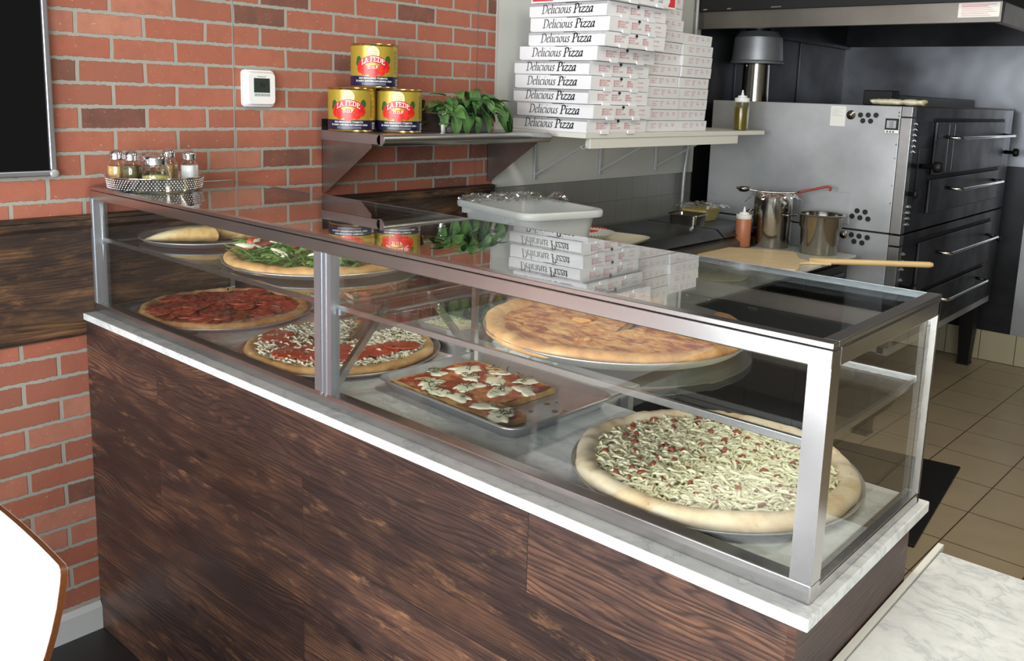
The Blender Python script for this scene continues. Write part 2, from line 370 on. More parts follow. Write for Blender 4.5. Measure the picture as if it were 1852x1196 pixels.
# text as mesh data (built-in font)
_tc={}
def txt(s,size=1.0,shear=0.,align='CENTER',bold=0.,res=2,sp=1.0):
    key=(s,shear,align,bold,res,sp)
    if key not in _tc:
        cu=bpy.data.curves.new('t','FONT'); cu.body=s; cu.size=1; cu.shear=shear; cu.align_x=align; cu.align_y='CENTER'; cu.resolution_u=res; cu.offset=bold; cu.space_character=sp
        o=bpy.data.objects.new('t',cu); COL.objects.link(o); bpy.context.view_layer.update()
        me=bpy.data.meshes.new_from_object(o.evaluated_get(bpy.context.evaluated_depsgraph_get()))
        _tc[key]=([tuple(v.co) for v in me.vertices],[tuple(p.vertices) for p in me.polygons])
        bpy.data.objects.remove(o); bpy.data.curves.remove(cu); bpy.data.meshes.remove(me)
    V,F=_tc[key]
    return [(x*size,y*size) for x,y,z in V],F
def put2d(bm,VF,fn):
    V,F=VF; vs=[bm.verts.new(fn(x,y)) for x,y in V]
    for f in F:
        try: bm.faces.new([vs[i] for i in f])
        except ValueError: pass
def faceY(x0,y0,z0): return lambda x,y:(x0+x,y0,z0+y)          # text facing -Y
def faceX(x0,y0,z0): return lambda x,y:(x0,y0+x,z0+y)          # text facing +X
def quad2(x0,x1,y0,y1): return ([(x0,y0),(x1,y0),(x1,y1),(x0,y1)],[(0,1,2,3)])
def smoothpts(pts,k=5):
    P=[Vector(p) for p in pts]; 
    if len(P)<3: return P
    out=[]
    for i in range(len(P)-1):
        p0=P[max(i-1,0)];p1=P[i];p2=P[i+1];p3=P[min(i+2,len(P)-1)]
        for j in range(k):
            t=j/k; out.append(.5*((2*p1)+(-p0+p2)*t+(2*p0-5*p1+4*p2-p3)*t*t+(-p0+3*p1-3*p2+p3)*t**3))
    out.append(P[-1]); return out
# broad-nib lettering
GL={'D':(1.25,[[(.28,0),(.28,1.5)],[(.0,1.45),(.6,1.5),(1.05,1.2),(1.12,.7),(.85,.15),(.4,.03),(0,.03)]]),
'e':(.72,[[(.12,.5),(.42,.6),(.62,.8),(.45,.98),(.2,.8),(.1,.42),(.25,.05),(.5,.06),(.68,.24)]]),
'l':(.42,[[(.02,1.5),(.18,1.56)],[(.18,1.56),(.18,.2),(.28,.03),(.4,.12)]]),
'i':(.42,[[(.02,.86),(.18,.97)],[(.18,.97),(.18,.18),(.28,.03),(.4,.12)],[(.2,1.34),(.24,1.42)]]),
'c':(.7,[[(.6,.82),(.45,.98),(.2,.85),(.08,.45),(.22,.04),(.46,.05),(.65,.22)]]),
'o':(.78,[[(.42,.98),(.16,.82),(.06,.42),(.25,.02),(.5,.12),(.64,.55),(.55,.88),(.42,.98)]]),
'u':(.9,[[(.02,.86),(.15,.97)],[(.15,.97),(.14,.25),(.28,.02),(.48,.1),(.66,.45)],[(.67,.97),(.66,.16),(.76,.03),(.86,.12)]]),
's':(.6,[[(.5,.8),(.36,.98),(.16,.82),(.24,.56),(.42,.38),(.4,.08),(.2,.0),(.04,.18)]]),
'P':(1.05,[[(.28,0),(.28,1.5)],[(0,1.42),(.5,1.52),(.92,1.3),(.86,.88),(.5,.68),(.32,.72)],[(.02,.03),(.52,.03)]]),
'z':(.78,[[(.06,.8),(.14,.93),(.66,.93)],[(.66,.93),(.04,.06)],[(.04,.06),(.4,.1),(.64,-.02),(.74,.16)]]),
'a':(.85,[[(.62,.86),(.4,.98),(.14,.75),(.06,.36),(.2,.02),(.42,.14),(.62,.55)],[(.65,.97),(.62,.16),(.72,.03),(.84,.14)]]),
' ':(.45,[]),
'L':(1.0,[[(.25,0),(.25,1.5)],[(0,0.05),(.85,.05),(.88,.35)],[(0,1.45),(.5,1.45)]]),
'A':(1.2,[[(.1,0),(.55,1.5)],[(.55,1.5),(1.0,0)],[(.3,.55),(.82,.55)],[(-.1,.04),(.3,.04)],[(.8,.04),(1.2,.04)]]),
'F':(1.0,[[(.25,0),(.25,1.5)],[(0,1.45),(.85,1.45),(.88,1.15)],[(.25,.8),(.65,.8)],[(0,.04),(.5,.04)]]),
'E':(1.05,[[(.25,0),(.25,1.5)],[(0,1.45),(.85,1.45),(.88,1.15)],[(.25,.8),(.65,.8)],[(0,.05),(.88,.05),(.92,.38)]])}
def pen(text,nib,ang=38,shear=.22,track=.0,thin=.35):
    V=[];F=[];x=0; a=R(ang); n1=Vector((math.cos(a),math.sin(a)))*nib/2; n2=Vector((-math.sin(a),math.cos(a)))*nib*thin/2
    for ch in text:
        w,st=GL[ch]
        for s in st:
            P=smoothpts([(p[0],p[1]) for p in s],5)
            for n in (n1+n2,n1-n2,):
                for p,q in zip(P,P[1:]):
                    b=len(V)
                    for c in (p-n,p+n,q+n,q-n): V.append((x+c[0]+c[1]*shear,c[1]))
                    F.append((b,b+1,b+2,b+3))
            for p in (P[0],P[-1]):
                b=len(V)
                for c in (p-n1-n2,p+n1-n2,p+n1+n2,p-n1+n2): V.append((x+c[0]+c[1]*shear,c[1]))
                F.append((b,b+1,b+2,b+3))
        x+=w+track
    return V,F,x

# ---------------------------------------------------------------- camera
cam=bpy.data.cameras.new('camera'); co=bpy.data.objects.new('camera',cam); COL.objects.link(co); sc.camera=co
yw,pt,rl,FPX,CX,CY=-.7052,-.1708,.035,1613.80,975.38,450.88
f=Vector((math.sin(yw)*math.cos(pt),math.cos(yw)*math.cos(pt),math.sin(pt))); rg=Vector((math.cos(yw),-math.sin(yw),0)); up=rg.cross(f)
r2=math.cos(rl)*rg+math.sin(rl)*up; u2=-math.sin(rl)*rg+math.cos(rl)*up
co.matrix_world=Matrix(((r2.x,u2.x,-f.x,2.4054),(r2.y,u2.y,-f.y,-.973),(r2.z,u2.z,-f.z,1.5199),(0,0,0,1)))
cam.sensor_fit='HORIZONTAL'; cam.sensor_width=36; cam.lens=36*FPX/1852; cam.shift_x=(926-CX)/1852; cam.shift_y=-(598-CY)/1852
cam.clip_start=.02

# ---------------------------------------------------------------- the room
RX,FY,BY,CZ=5.2,-3.2,4.9,2.95
bm=bmn(); box(bm,-.12,RX+.1,FY-.1,1.0,-.1,0); struct('floor',bm,'front_floor')
bm=bmn(); box(bm,-.12,RX+.1,1.0,BY+.1,-.1,0.0); struct('floor_kitchen',bm,'tile_floor')
bm=bmn(); box(bm,-.12,RX+.1,FY-.1,BY+.1,CZ,CZ+.1); struct('ceiling',bm,'ceiling')
bm=bmn(); box(bm,-.12,0,FY-.1,1.556,1.16,CZ); struct('wall_left',bm,'brick')
bm=bmn(); box(bm,-.12,0,FY-.1,1.556,0,1.0); struct('wall_left_lower',bm,'brick_low')
bm=bmn(); box(bm,-.119,-.003,FY-.1,1.556,.9,1.2); struct('wall_left_core',bm,'plain_wall')
bm=bmn(); box(bm,-.12,0,1.556,3.05,1.157,CZ); struct('wall_left_painted',bm,'white_paint')
bm=bmn(); box(bm,-.12,-.006,1.556,3.05,0,1.157); struct('wall_left_tiled',bm,'wall_tile')
bm=bmn(); box(bm,-.12,0,3.05,BY+.1,0,CZ); struct('wall_left_steel',bm,'steel_wall')
for y in (3.42,4.2):
    bm=bmn(); box(bm,0,.004,y,y+.012,.2,1.9); struct('trim_steel_seam',bm,'steel_black')
bm=bmn(); box(bm,0,.03,3.05,BY,1.885,1.905); struct('trim_steel_ledge',bm,'steel_wall')
bm=bmn(); box(bm,0,RX+.1,BY,BY+.12,0,CZ); struct('wall_back',bm,'steel_wall')
bm=bmn(); box(bm,.0,1.33,BY-.003,BY,1.2,1.90); struct('trim_back_panel',bm,'steel_back')
bm=bmn(); box(bm,0,RX,BY-.012,BY,0,.187); struct('baseboard_back',bm,'base_tile',bevel=.003)
bm=bmn(); box(bm,0,.012,3.05,BY,0,.187); struct('baseboard_kitchen',bm,'base_tile_side')
bm=bmn(); box(bm,1.33,1.345,BY-.004,BY,.187,2.0); box(bm,1.18,1.30,BY-.006,BY,.187,1.56); struct('trim_back_seam',bm,'steel_dull')
bm=bmn(); box(bm,RX,RX+.1,FY-.1,BY+.1,0,CZ); struct('wall_right',bm,'plain_wall')
# front wall with shop windows
wins=[(.35,1.75),(1.95,3.35),(3.55,4.95)]; wz0,wz1=.28,2.5
bm=bmn(); box(bm,-.1,RX,FY-.1,FY,0,wz0); box(bm,-.1,RX,FY-.1,FY,wz1,CZ)
xs=[-.1]+[a for w in wins for a in w]+[RX]
for a,b in zip(xs[::2],xs[1::2]): box(bm,a,b,FY-.1,FY,wz0,wz1)
struct('wall_front',bm,'plain_wall')
for i,(a,b) in enumerate(wins):
    bm=bmn(); 
    for q in ((a,a+.04,wz0,wz1),(b-.04,b,wz0,wz1),(a+.04,b-.04,wz0,wz0+.04),(a+.04,b-.04,wz1-.04,wz1),(a+.04,b-.04,1.98,2.02)): box(bm,q[0],q[1],FY-.07,FY-.02,q[2],q[3])
    fr=struct('window_%d'%(i+1),bm,'alu_frame')
    bm=bmn(); box(bm,a+.03,b-.03,FY-.05,FY-.044,wz0+.03,wz1-.03); g=obj('pane',bm,'window_glass',fr)
# baseboard left, wood band, blackboard
bm=bmn(); prism(bm,[(0,FY,0),(.016,FY,0),(.016,FY,.066),(.006,FY,.08),(0,FY,.08)],(0,-FY-.001,0)); struct('baseboard_left',bm,'baseboard')
bm=bmn(); box(bm,-.002,.006,FY,1.55,.857,1.152); tb=struct('trim_wood_band',bm,'wood_band')
bm=bmn(); prism(bm,[(0,FY,1.135),(.010,FY,1.135),(.016,FY,1.145),(.016,FY,1.158),(.020,FY,1.163),(.020,FY,1.170),(0,FY,1.173)],(0,1.552-FY,0)); struct('trim_wood_cap',bm,'wood_band')
bm=bmn(); box(bm,0,.005,FY,1.55,.850,.857); struct('trim_band_bottom',bm,'wood_band')
# brick panel butt joints
bm=bmn(); box(bm,-.001,.0012,.449,.4515,1.173,CZ); struct('trim_panel_joint',bm,'bracket')
bm=bmn(); box(bm,-.001,.0012,1.455,1.4565,1.173,CZ); struct('trim_panel_joint',bm,'grey_print')
bm=bmn(); box(bm,-.001,.003,1.554,1.560,1.157,CZ); struct('trim_brick_edge',bm,'baseboard')

b=thing('blackboard',(0,-.6,1.277),'black wall blackboard in a silver frame, on the brick wall','blackboard')
bm=bmn(); box(bm,.004,.010,-1.1,-.066,1.29,2.2); obj('board',bm,'blackboard',b,True)
bm=bmn()
for q in ((-1.11,-.055,1.277,1.292),(-1.11,-.055,2.195,2.21)): box(bm,.001,.018,*q)
for y0 in (-1.11,-.070): box(bm,.001,.018,y0,y0+.015,1.292,2.195)
obj('frame',bm,'alu_frame',b,True,bevel=.004)
for (y,z) in ((-.0615,1.2835),):
    bm=bmn(); lathe(bm,[(0,0),(.011,0),(.011,.019),(.008,.021),(0,.021)],20,(0,y,z),'X'); obj('corner_cap',bm,'bracket',b,True,smooth=True)

# thermostat
t=thing('thermostat',(0,.527,1.511),'white square wall thermostat with a dark screen, mounted on the brick wall','thermostat')
def rr(w,h,r,x): return [(x,.527+p[0],1.511+p[1]) for p in rrect(w,h,r)]
bm=bmn(); loft(bm,[rr(.106,.108,.012,0),rr(.108,.110,.014,.008),rr(.104,.106,.014,.012)]); obj('wall_plate',bm,'white_plastic',t,True,auto=40)
bm=bmn(); loft(bm,[rr(.094,.096,.012,.012),rr(.094,.096,.012,.024),rr(.088,.090,.012,.028)]); obj('housing',bm,'white_plastic',t,True,auto=40)
bm=bmn(); box(bm,.027,.0286,.500,.553,1.499,1.541); obj('screen',bm,'lcd',t,True)
bm=bmn(); put2d(bm,txt('70',.020),faceX(.0289,.527,1.519)); put2d(bm,txt('°',.014),faceX(.0289,.543,1.523)); obj('digits',bm,'lcd_dark',t,True,recalc=False)
bm=bmn(); put2d(bm,txt('Honeywell',.0065),faceX(.0284,.5265,1.546)); obj('lettering',bm,'grey_print',t,True,recalc=False)
for k in range(5):
    bm=bmn(); box(bm,.027,.0292,.5005+k*.0106,.5100+k*.0106,1.4885,1.4965); obj('button',bm,'button_grey',t,True,bevel=.001)

# ---------------------------------------------------------------- counter and display case
H=.91
cn=thing('service_counter',(1.0,.2,0),'service counter clad in dark reclaimed planks with a white marble top','counter')
bm=bmn(); box(bm,0.003,1.999,.0,.012,0,H-.018); obj('front_panel',bm,'wood',cn,True)
bm=bmn(); box(bm,1.999,2.011,.0,.41,0,H-.018); obj('end_panel',bm,'wood_side',cn,True)
bm=bmn(); box(bm,.003,1.998,.012,.40,.02,H-.018); obj('cabinet_body',bm,'black_metal',cn,True)
bm=bmn(); box(bm,.002,2.027,-.006,.443,H-.018,H); obj('marble_top',bm,'marble',cn,True,bevel=.002)

dc=thing('display_case',(1.0,.22,H),'long glass display case with stainless frame standing on the marble counter','display case')
y0,y1,x0,x1,zt=.024,.4275,.007,2.0145,1.2365; tw=.027
def rail(name,bx,mat='steel_case',bev=.0022):
    bm=bmn(); box(bm,*bx); return obj(name,bm,mat,dc,True,bevel=bev)
rail('bottom_rail',(x0,x1,y0,y0+tw,H,H+.026))
rail('top_rail',(x0,x1,y0,y0+tw,zt-.0245,zt-.0002))
rail('end_bottom_rail',(x1-.022,x1,y0+tw,y1,H,H+.018))
rail('end_top_rail',(x1-.022,x1,y0+tw,y1,zt-.0245,zt-.0002))
rail('top_edging',(x0,x1+.0005,y0-.001,y0+.017,zt+.0010,zt+.0085),bev=.0012)
rail('top_edging',(x1-.020,x1+.0005,y0+.017,y1+.001,zt+.0010,zt+.0085),'steel_case',.0012)
rail('top_edging',(x0,x0+.012,y0+.017,y1+.001,zt+.0010,zt+.0085),bev=.0012)
rail('wall_bottom_rail',(x0,x0+.018,y0+tw,y1,H,H+.016)); rail('wall_top_rail',(x0,x0+.018,y0+tw,y1,zt-.02,zt-.003))
rail('back_top_rail',(x0+.018,x1-.022,y1,y1+.003,zt-.003,zt+.0072),'alu_frame',0)
# posts, the front ones fluted
def post(x,y,z0,z1,w,d,grooves=(),mt='steel_case'):
    bm=bmn(); pts=[(x,y)]
    for g in grooves: pts+= [(x+g,y),(x+g+.001,y+.006),(x+g+.003,y+.006),(x+g+.0035,y-.0025),(x+g+.006,y-.0025),(x+g+.0065,y)]
    pts+=[(x+w,y),(x+w,y+d),(x,y+d)]
    prism(bm,[(a,b_,z0) for a,b_ in pts],(0,0,z1-z0)); return obj('post',bm,mt,dc,True)
post(x0,y0,H+.026,zt-.0225,.024,tw,(.009,),'alu_frame')
post(.990,y0+.001,H+.020,zt-.0225,.053,.02,(.017,.031),'alu_frame')
post(x1-.029,y0-.0005,H+.026,zt-.0225,.029,tw)
post(x0,y1-.014,H,zt-.01,.014,.014); post(x1-.009,y1-.008,H,zt-.003,.009,.008,(),'steel_mid'); post(1.03,y1-.012,H,zt-.012,.012,.012)
bm=bmn(); tube(bm,[(x0+.016,y0+.02,H+.03),(x0+.03,y0+.02,zt-.035)],.0025,6)
obj('glass_stop',bm,'chrome',dc,True)
def pane(bx,mat='glass'):
    bm=bmn(); box(bm,*bx); o=obj('pane',bm,mat,dc,True); return o
pane((x0+.024,.990,y0+.012,y0+.017,H+.02,zt-.02)); pane((1.043,x1-.029,y0+.012,y0+.017,H+.02,zt-.02))
pane((x1-.012,x1-.007,y0+tw,y1-.012,H+.012,zt-.02))
pane((x0+.012,x1-.020,y0+.017,y1,zt+.002,zt+.007),'glass_top')
# mid shelf of glass on slim channels
zs=1.110
pane((x0+.02,1.03,.050,.425,zs-.006,zs)); pane((1.036,x1-.024,.050,.425,zs-.006,zs))
for xa,xb in ((x0+.02,1.028),(1.038,x1-.022)):
    rail('shelf_edge',(xa,xb,.044,.051,zs-.009,zs+.002),bev=.001); rail('shelf_edge',(xa,xb,.424,.431,zs-.009,zs+.002),bev=.001)
for xa in (x0+.018,1.029,x1-.030): rail('shelf_support',(xa,xa+.008,.051,.424,zs-.014,zs-.006),bev=.001)
for ya,za,yb,zb in ((.046,.958,.168,1.098),(.40,.958,.28,1.098)):
    bm=bmn(); d=.011; prism(bm,[(1.031,ya,za-d),(1.031,yb,zb-d),(1.031,yb,zb+d*.6),(1.031,ya,za+d*1.1)],(.011,0,0)); obj('shelf_brace',bm,'steel_case',dc,True)
for xx in (x0+.022,1.046):
    bm=bmn(); box(bm,xx,xx+.008,.040,.052,zs-.016,zs-.004); obj('shelf_clip',bm,'alu_frame',dc,True)

# rear ledge the tray of cheese stands on
ld=thing('rear_ledge',(.95,.53,.0),'stainless shelf behind the marble counter, low behind the glass case','shelf')
bm=bmn(); box(bm,.70,1.35,.445,.63,.880,.895); obj('ledge_top',bm,'steel_dull',ld,True,bevel=.003)
for xx in (.72,1.31):
    bm=bmn(); prism(bm,[(xx,.445,.88),(xx,.60,.88),(xx,.445,.70)],(.012,0,0)); obj('ledge_bracket',bm,'steel_dull',ld,True)
for xx in (.71,1.32):
    bm=bmn(); box(bm,xx,xx+.02,.60,.62,0,.88); obj('leg',bm,'steel_dull',ld,True)

# side worktop at the right of the counter
sw=thing('side_worktop',(2.5,0,0),'lower white marble worktop at the end of the counter, right foreground','worktop')
bm=bmn(); box(bm,2.024,3.0,-.75,.55,.757,.782); obj('marble_slab',bm,'marble',sw,True,bevel=.003)
bm=bmn(); box(bm,2.05,2.96,-.70,.50,0,.757); obj('base_cabinet',bm,'black_metal',sw,True)
bm=bmn(); box(bm,2.013,2.0225,-.05,.575,.740,.784); obj('edge_strip',bm,'white_board',sw,True)

# ---------------------------------------------------------------- pans and food
def round_pan(name,loc,r,label,group=None,h=.014):
    t=thing(name,loc,label,'pan',group)
    bm=bmn(); lathe(bm,[(0,0),(r*.90,0),(r*.93,.002),(r-.004,h-.002),(r,h),(r+.002,h+.001),(r+.001,h-.002),(r-.001,h-.0035),(r*.945,.0045),(r*.92,.0035),(0,.003)][::1],72)
    # close as thin dish
    obj('dish',bm,'aluminium',t,smooth=True)
    return t
def wob(a,seed,s=2.0): return noise.noise(Vector((math.cos(a)*s,math.sin(a)*s,seed*7.3)))
def rad(a,Rr,seed,amp=.03): return Rr*(1+amp*wob(a,seed)+.012*wob(a,seed+3,6))
def pizza_dough(parent,Rr,mat,seed,gap=None,cw=.026,hr=.020,hm=.009,name='crust',tip=(0,0)):
    na=150; prof=[]
    for i in range(9): prof.append((i/8*(1-cw/Rr*1.25),None))
    angs=[2*PI*k/na for k in range(na)]
    if gap: g0,g1=R(gap[0]),R(gap[1]); span=2*PI-(g1-g0); angs=[g1+span*k/(na-1) for k in range(na)]
    bm=bmn(); cols=[]
    for a in angs:
        rr_=rad(a,Rr,seed); k=1+.28*wob(a,seed+9,5)+.15*wob(a,seed+11,14)
        col=[]
        for i in range(1,9):
            q=i/8*(rr_-cw*1.15); x,y=q*math.cos(a)+tip[0]*(1-i/8),q*math.sin(a)+tip[1]*(1-i/8)
            col.append((x,y,hm+.0022*noise.noise(Vector((x*45,y*45,seed)))))
        for th in (160,135,110,85,60,35,10,-20,-60,-90):
            tt=R(th); q=rr_-cw*.5+cw*.55*math.cos(tt)*(1 if th<90 else 1.05); z=hr*.45+hr*.56*k*math.sin(tt); z=max(z,.0005)
            x,y=q*math.cos(a),q*math.sin(a); nn=.0014*noise.noise(Vector((x*70,y*70,z*70+seed)))
            col.append((x,y,z+nn if z>.002 else z))
        col.append((.3*rr_*math.cos(a)+tip[0]*.7,.3*rr_*math.sin(a)+tip[1]*.7,.0005))
        cols.append([bm.verts.new(p) for p in col])
    top=bm.verts.new((tip[0],tip[1],hm)); bot=bm.verts.new((tip[0],tip[1],.0005)); n=len(cols)
    rng=range(n if not gap else n-1)
    for k in rng:
        A,B_=cols[k],cols[(k+1)%n]
        bm.faces.new([top,A[0],B_[0]])
        for i in range(len(A)-1): bm.faces.new([A[i],A[i+1],B_[i+1],B_[i]])
        bm.faces.new([A[-1],bot,B_[-1]])
    if gap:
        bm.faces.new([top]+cols[0]+[bot]); bm.faces.new(([top]+cols[-1]+[bot])[::-1])
    return obj(name,bm,mat,parent,smooth=False,auto=50)
def layer(name,parent,Rr,mat,seed,z,gap=None,amp=.06,bump=.0025,bs=40,arcs=None,nr=26,edge=-.004,tip=(0,0)):
    na=170; bm=bmn(); angs=[2*PI*k/na for k in range(na)]
    full=True
    if gap: g0,g1=R(gap[0]),R(gap[1]); angs=[g1+.004+(2*PI-(g1-g0)-.008)*k/(na-1) for k in range(na)]; full=False
    if arcs: angs=[R(arcs[0])+R(arcs[1]-arcs[0])*k/(na-1) for k in range(na)]; full=False
    cols=[]
    for a in angs:
        rr_=Rr*(1+amp*wob(a,seed,4)+amp*.5*wob(a,seed+2,15)); col=[]
        for i in range(1,nr+1):
            q=rr_*i/nr; x,y=q*math.cos(a)+tip[0]*(1-i/nr),q*math.sin(a)+tip[1]*(1-i/nr)
            zz=z+bump*noise.noise(Vector((x*bs,y*bs,seed*3)))+bump*.7*noise.noise(Vector((x*bs*3,y*bs*3,seed)))
            if i==nr: zz=z+edge
            col.append(bm.verts.new((x,y,zz)))
        cols.append(col)
    c=bm.verts.new((tip[0],tip[1],z)); n=len(cols)
    for k in range(n if full else n-1):
        A,B_=cols[k],cols[(k+1)%n]; bm.faces.new([c,A[0],B_[0]])
        for i in range(nr-1): bm.faces.new([A[i],A[i+1],B_[i+1],B_[i]])
    return obj(name,bm,mat,parent,smooth=True)
def shreds(name,parent,N,mat,seed,fn,z,L=(.012,.030),w=.0017,zr=.006,mat_w=None,curl=1.0):
    # fn(rng) -> (x,y) ; one uncountable heap of shreds
    rng=random.Random(seed); bm=bmn()
    for i in range(N):
        p=fn(rng)
        if p is None: continue
        x,y=p; a=rng.uniform(0,2*PI); ln=rng.uniform(*L); cv=rng.uniform(-1,1)*curl*60; zz=z+rng.random()*zr; tilt=rng.uniform(-.22,.22)
        ww=w*rng.uniform(.7,1.3); pr=None; P=[]; px,py,pz=x-ln/2*math.cos(a),y-ln/2*math.sin(a),zz
        S=5
        for s in range(S+1):
            P.append((px,py,pz,a)); px+=ln/S*math.cos(a); py+=ln/S*math.sin(a); pz=zz+tilt*ln*(s/S-.5)+.0015*math.sin(s*1.3+i); a+=cv*ln/S
        for s,(qx,qy,qz,qa) in enumerate(P):
            k=1 if 0<s<S else .5
            nx,ny=-math.sin(qa)*ww*k,math.cos(qa)*ww*k
            cur=[bm.verts.new((qx-nx,qy-ny,qz)),bm.verts.new((qx,qy,qz+ww*.9*k)),bm.verts.new((qx+nx,qy+ny,qz))]
            if pr:
                bm.faces.new([pr[0],pr[1],cur[1],cur[0]]); bm.faces.new([pr[1],pr[2],cur[2],cur[1]]); bm.faces.new([pr[2],pr[0],cur[0],cur[2]])
            pr=cur
    o=obj(name,bm,mat,parent,smooth=True,recalc=False); o['kind']='stuff'; return o
def blob_mesh(rx,ry,h,seed,n=26,amp=.22,nr=5):
    bm=bmn(); rings=[]
    for j in range(nr+1):
        q=1-(j/nr)**1.0
        ring=[]
        for k in range(n):
            a=2*PI*k/n; w=1+amp*wob(a,seed,1.6)*2+amp*.5*wob(a,seed+5,4)
            x,y=rx*q*w*math.cos(a),ry*q*w*math.sin(a)
            z=h*math.sqrt(max(0,1-q**2.6))+(.18*h*noise.noise(Vector((x*120,y*120,seed))) if q<1 else 0)
            ring.append(bm.verts.new((x,y,z)))
            if j==nr: break
        rings.append(ring)
    for a,b_ in zip(rings,rings[1:]):
        for k in range(n):
            if len(b_)==1: bm.faces.new([a[k],a[(k+1)%n],b_[0]])
            else: bm.faces.new([a[k],a[(k+1)%n],b_[(k+1)%n],b_[k]])
    bm.faces.new(rings[0][::-1]); return bm
def protos(name,n,fn,mat,parent):
    out=[]
    for i in range(n): 
        o=obj(name,fn(i),mat,parent,smooth=True); out.append(o)
    return out
def scatter(name,parent,meshes,spots):
    for i,(x,y,z,rz,sc_,tx,ty) in enumerate(spots):
        o=bpy.data.objects.new(name,meshes[i%len(meshes)]); COL.objects.link(o); o.parent=parent
        o.location=(x,y,z); o.rotation_euler=(tx,ty,rz); o.scale=(sc_,sc_,sc_)
def mesh_of(bm,mat):
    bmesh.ops.recalc_face_normals(bm,faces=bm.faces)
    me=bpy.data.meshes.new('m'); bm.to_mesh(me); bm.free(); me.materials.append(M[mat])
    for p in me.polygons: p.use_smooth=True
    return me
def slice_mesh(r,seed,h=.0035,mat='tomato'):
    # a thin irregular tomato slice: raised skin rim, sunken seed pockets
    bm=bmn(); n=24; rings=[]
    for q,z in ((1,0),(1.0,h*.8),(.93,h),(.78,h*.62),(.45,h*.75),(.2,h*.9)):
        rings.append([bm.verts.new((r*q*(1+.08*wob(2*PI*k/n,seed))*math.cos(2*PI*k/n),r*q*(1+.08*wob(2*PI*k/n,seed))*math.sin(2*PI*k/n),z+(h*.22*math.cos(5*2*PI*k/n) if .4<q<.9 else 0))) for k in range(n)])
    for a,b_ in zip(rings,rings[1:]):
        for k in range(n): bm.faces.new([a[k],a[(k+1)%n],b_[(k+1)%n],b_[k]])
    bm.faces.new(rings[0][::-1]); bm.faces.new(rings[-1]); return mesh_of(bm,mat)
def disc_spots(rng,n,rmax,z,dmin,keep=lambda x,y:True,tilt=.12,scl=(.85,1.15),zr=.002):
    S=[]; tries=0
    while len(S)<n and tries<4000:
        tries+=1; a=rng.uniform(0,2*PI); q=rmax*math.sqrt(rng.random()); x,y=q*math.cos(a),q*math.sin(a)
        if not keep(x,y): continue
        if all((x-s[0])**2+(y-s[1])**2>dmin**2 for s in S): S.append((x,y,z+rng.random()*zr,rng.uniform(0,2*PI),rng.uniform(*scl),rng.uniform(-tilt,tilt),rng.uniform(-tilt,tilt)))
    return S
def in_gap(x,y,g): 
    a=math.degrees(math.atan2(y,x))%360; return g[0]-1<a<g[1]+1
def flat_leaves(name,parent,N,mat,seed,fn,z,L,W,zr,tilt,lobes=False,fold=.25):
    rng=random.Random(seed); bm=bmn()
    for i in range(N):
        p=fn(rng)
        if p is None: continue
        x,y=p; ln=rng.uniform(*L); wd=W*ln*rng.uniform(.8,1.2); a=rng.uniform(0,2*PI); bend=rng.uniform(-.6,1.0)*.4
        mt=Matrix.Translation((x,y,z+rng.random()*zr))@Matrix.Rotation(a,4,'Z')@Matrix.Rotation(rng.uniform(-tilt,tilt),4,'Y')@Matrix.Rotation(rng.uniform(-tilt,tilt)*1.3,4,'X')
        leaf(bm,ln,wd,bend,fold,mt,lobes)
    o=obj(name,bm,mat,parent,smooth=True,recalc=False); return o
def leaf(bm,ln,wd,bend,fold,mt,lobes=False,S=8):
    pr=None
    for s in range(S+1):
        t=s/S; w=wd*.5*(math.sin(PI*min(1,t**.72))**.8 if 0<t<1 else 0.0)
        if lobes: w=wd*.5*((.18+.82*abs(math.sin(t*PI*2.5)))*(.5+.6*t) if 0<t<1 else .04)
        xx=ln*t; zc=bend*ln*(-t*t)*1.0
        cup=fold*w
        cur=[bm.verts.new(mt@Vector((xx-(w*.25),-w,zc+cup))),bm.verts.new(mt@Vector((xx,-w*.5,zc+cup*.75))),bm.verts.new(mt@Vector((xx,0,zc))),bm.verts.new(mt@Vector((xx,w*.5,zc+cup*.75))),bm.verts.new(mt@Vector((xx-(w*.25),w,zc+cup)))]
        if pr:
            for k in range(4): bm.faces.new([pr[k],pr[k+1],cur[k+1],cur[k]])
        pr=cur

# --- pizza with tomato slices, lower shelf left
zc=H
round_pan('pizza_pan',(.242,.268,zc),.226,'round aluminium pan under the sliced-tomato pizza','pizza pans')
p=thing('tomato_pizza',(.242,.267,zc+.004),'pizza covered in red tomato slices and basil, lower left in the case','pizza')
pizza_dough(p,.216,'crust',1); layer('sauce',p,.190,'sauce',1,.0115)
tm=[slice_mesh(r_,i) for i,r_ in enumerate((.030,.027,.033,.024))]
rg_=random.Random(3); sp=disc_spots(rg_,70,.178,.0125,.019,tilt=.10,zr=.006); scatter('tomato_slice',p,tm,sp)
flat_leaves('basil_shreds',p,42,'basil_cooked',4,lambda g:(lambda a,q:(q*math.cos(a),q*math.sin(a)))(g.uniform(0,2*PI),.172*math.sqrt(g.random())),.019,(.010,.026),.35,.003,.25)['kind']='stuff'
flat_leaves('basil_edge_leaves',p,20,'basil_cooked',5,lambda g:(lambda a,q:(q*math.cos(a),q*math.sin(a)))(g.uniform(0,2*PI),g.uniform(.165,.178)),.014,(.02,.034),.5,.004,.3)['kind']='stuff'

# --- half white, half tomato pizza, centre
round_pan('pizza_pan',(.748,.272,zc),.228,'round aluminium pan under the half-and-half pizza','pizza pans')
p=thing('half_and_half_pizza',(.742,.272,zc+.004),'pizza half shredded white topping, half large red slices, behind the middle post','pizza')
G=(96,128); pizza_dough(p,.216,'crust_gold',2,gap=G); layer('cheese_base',p,.190,'white_cheese_base',2,.0115,gap=G)
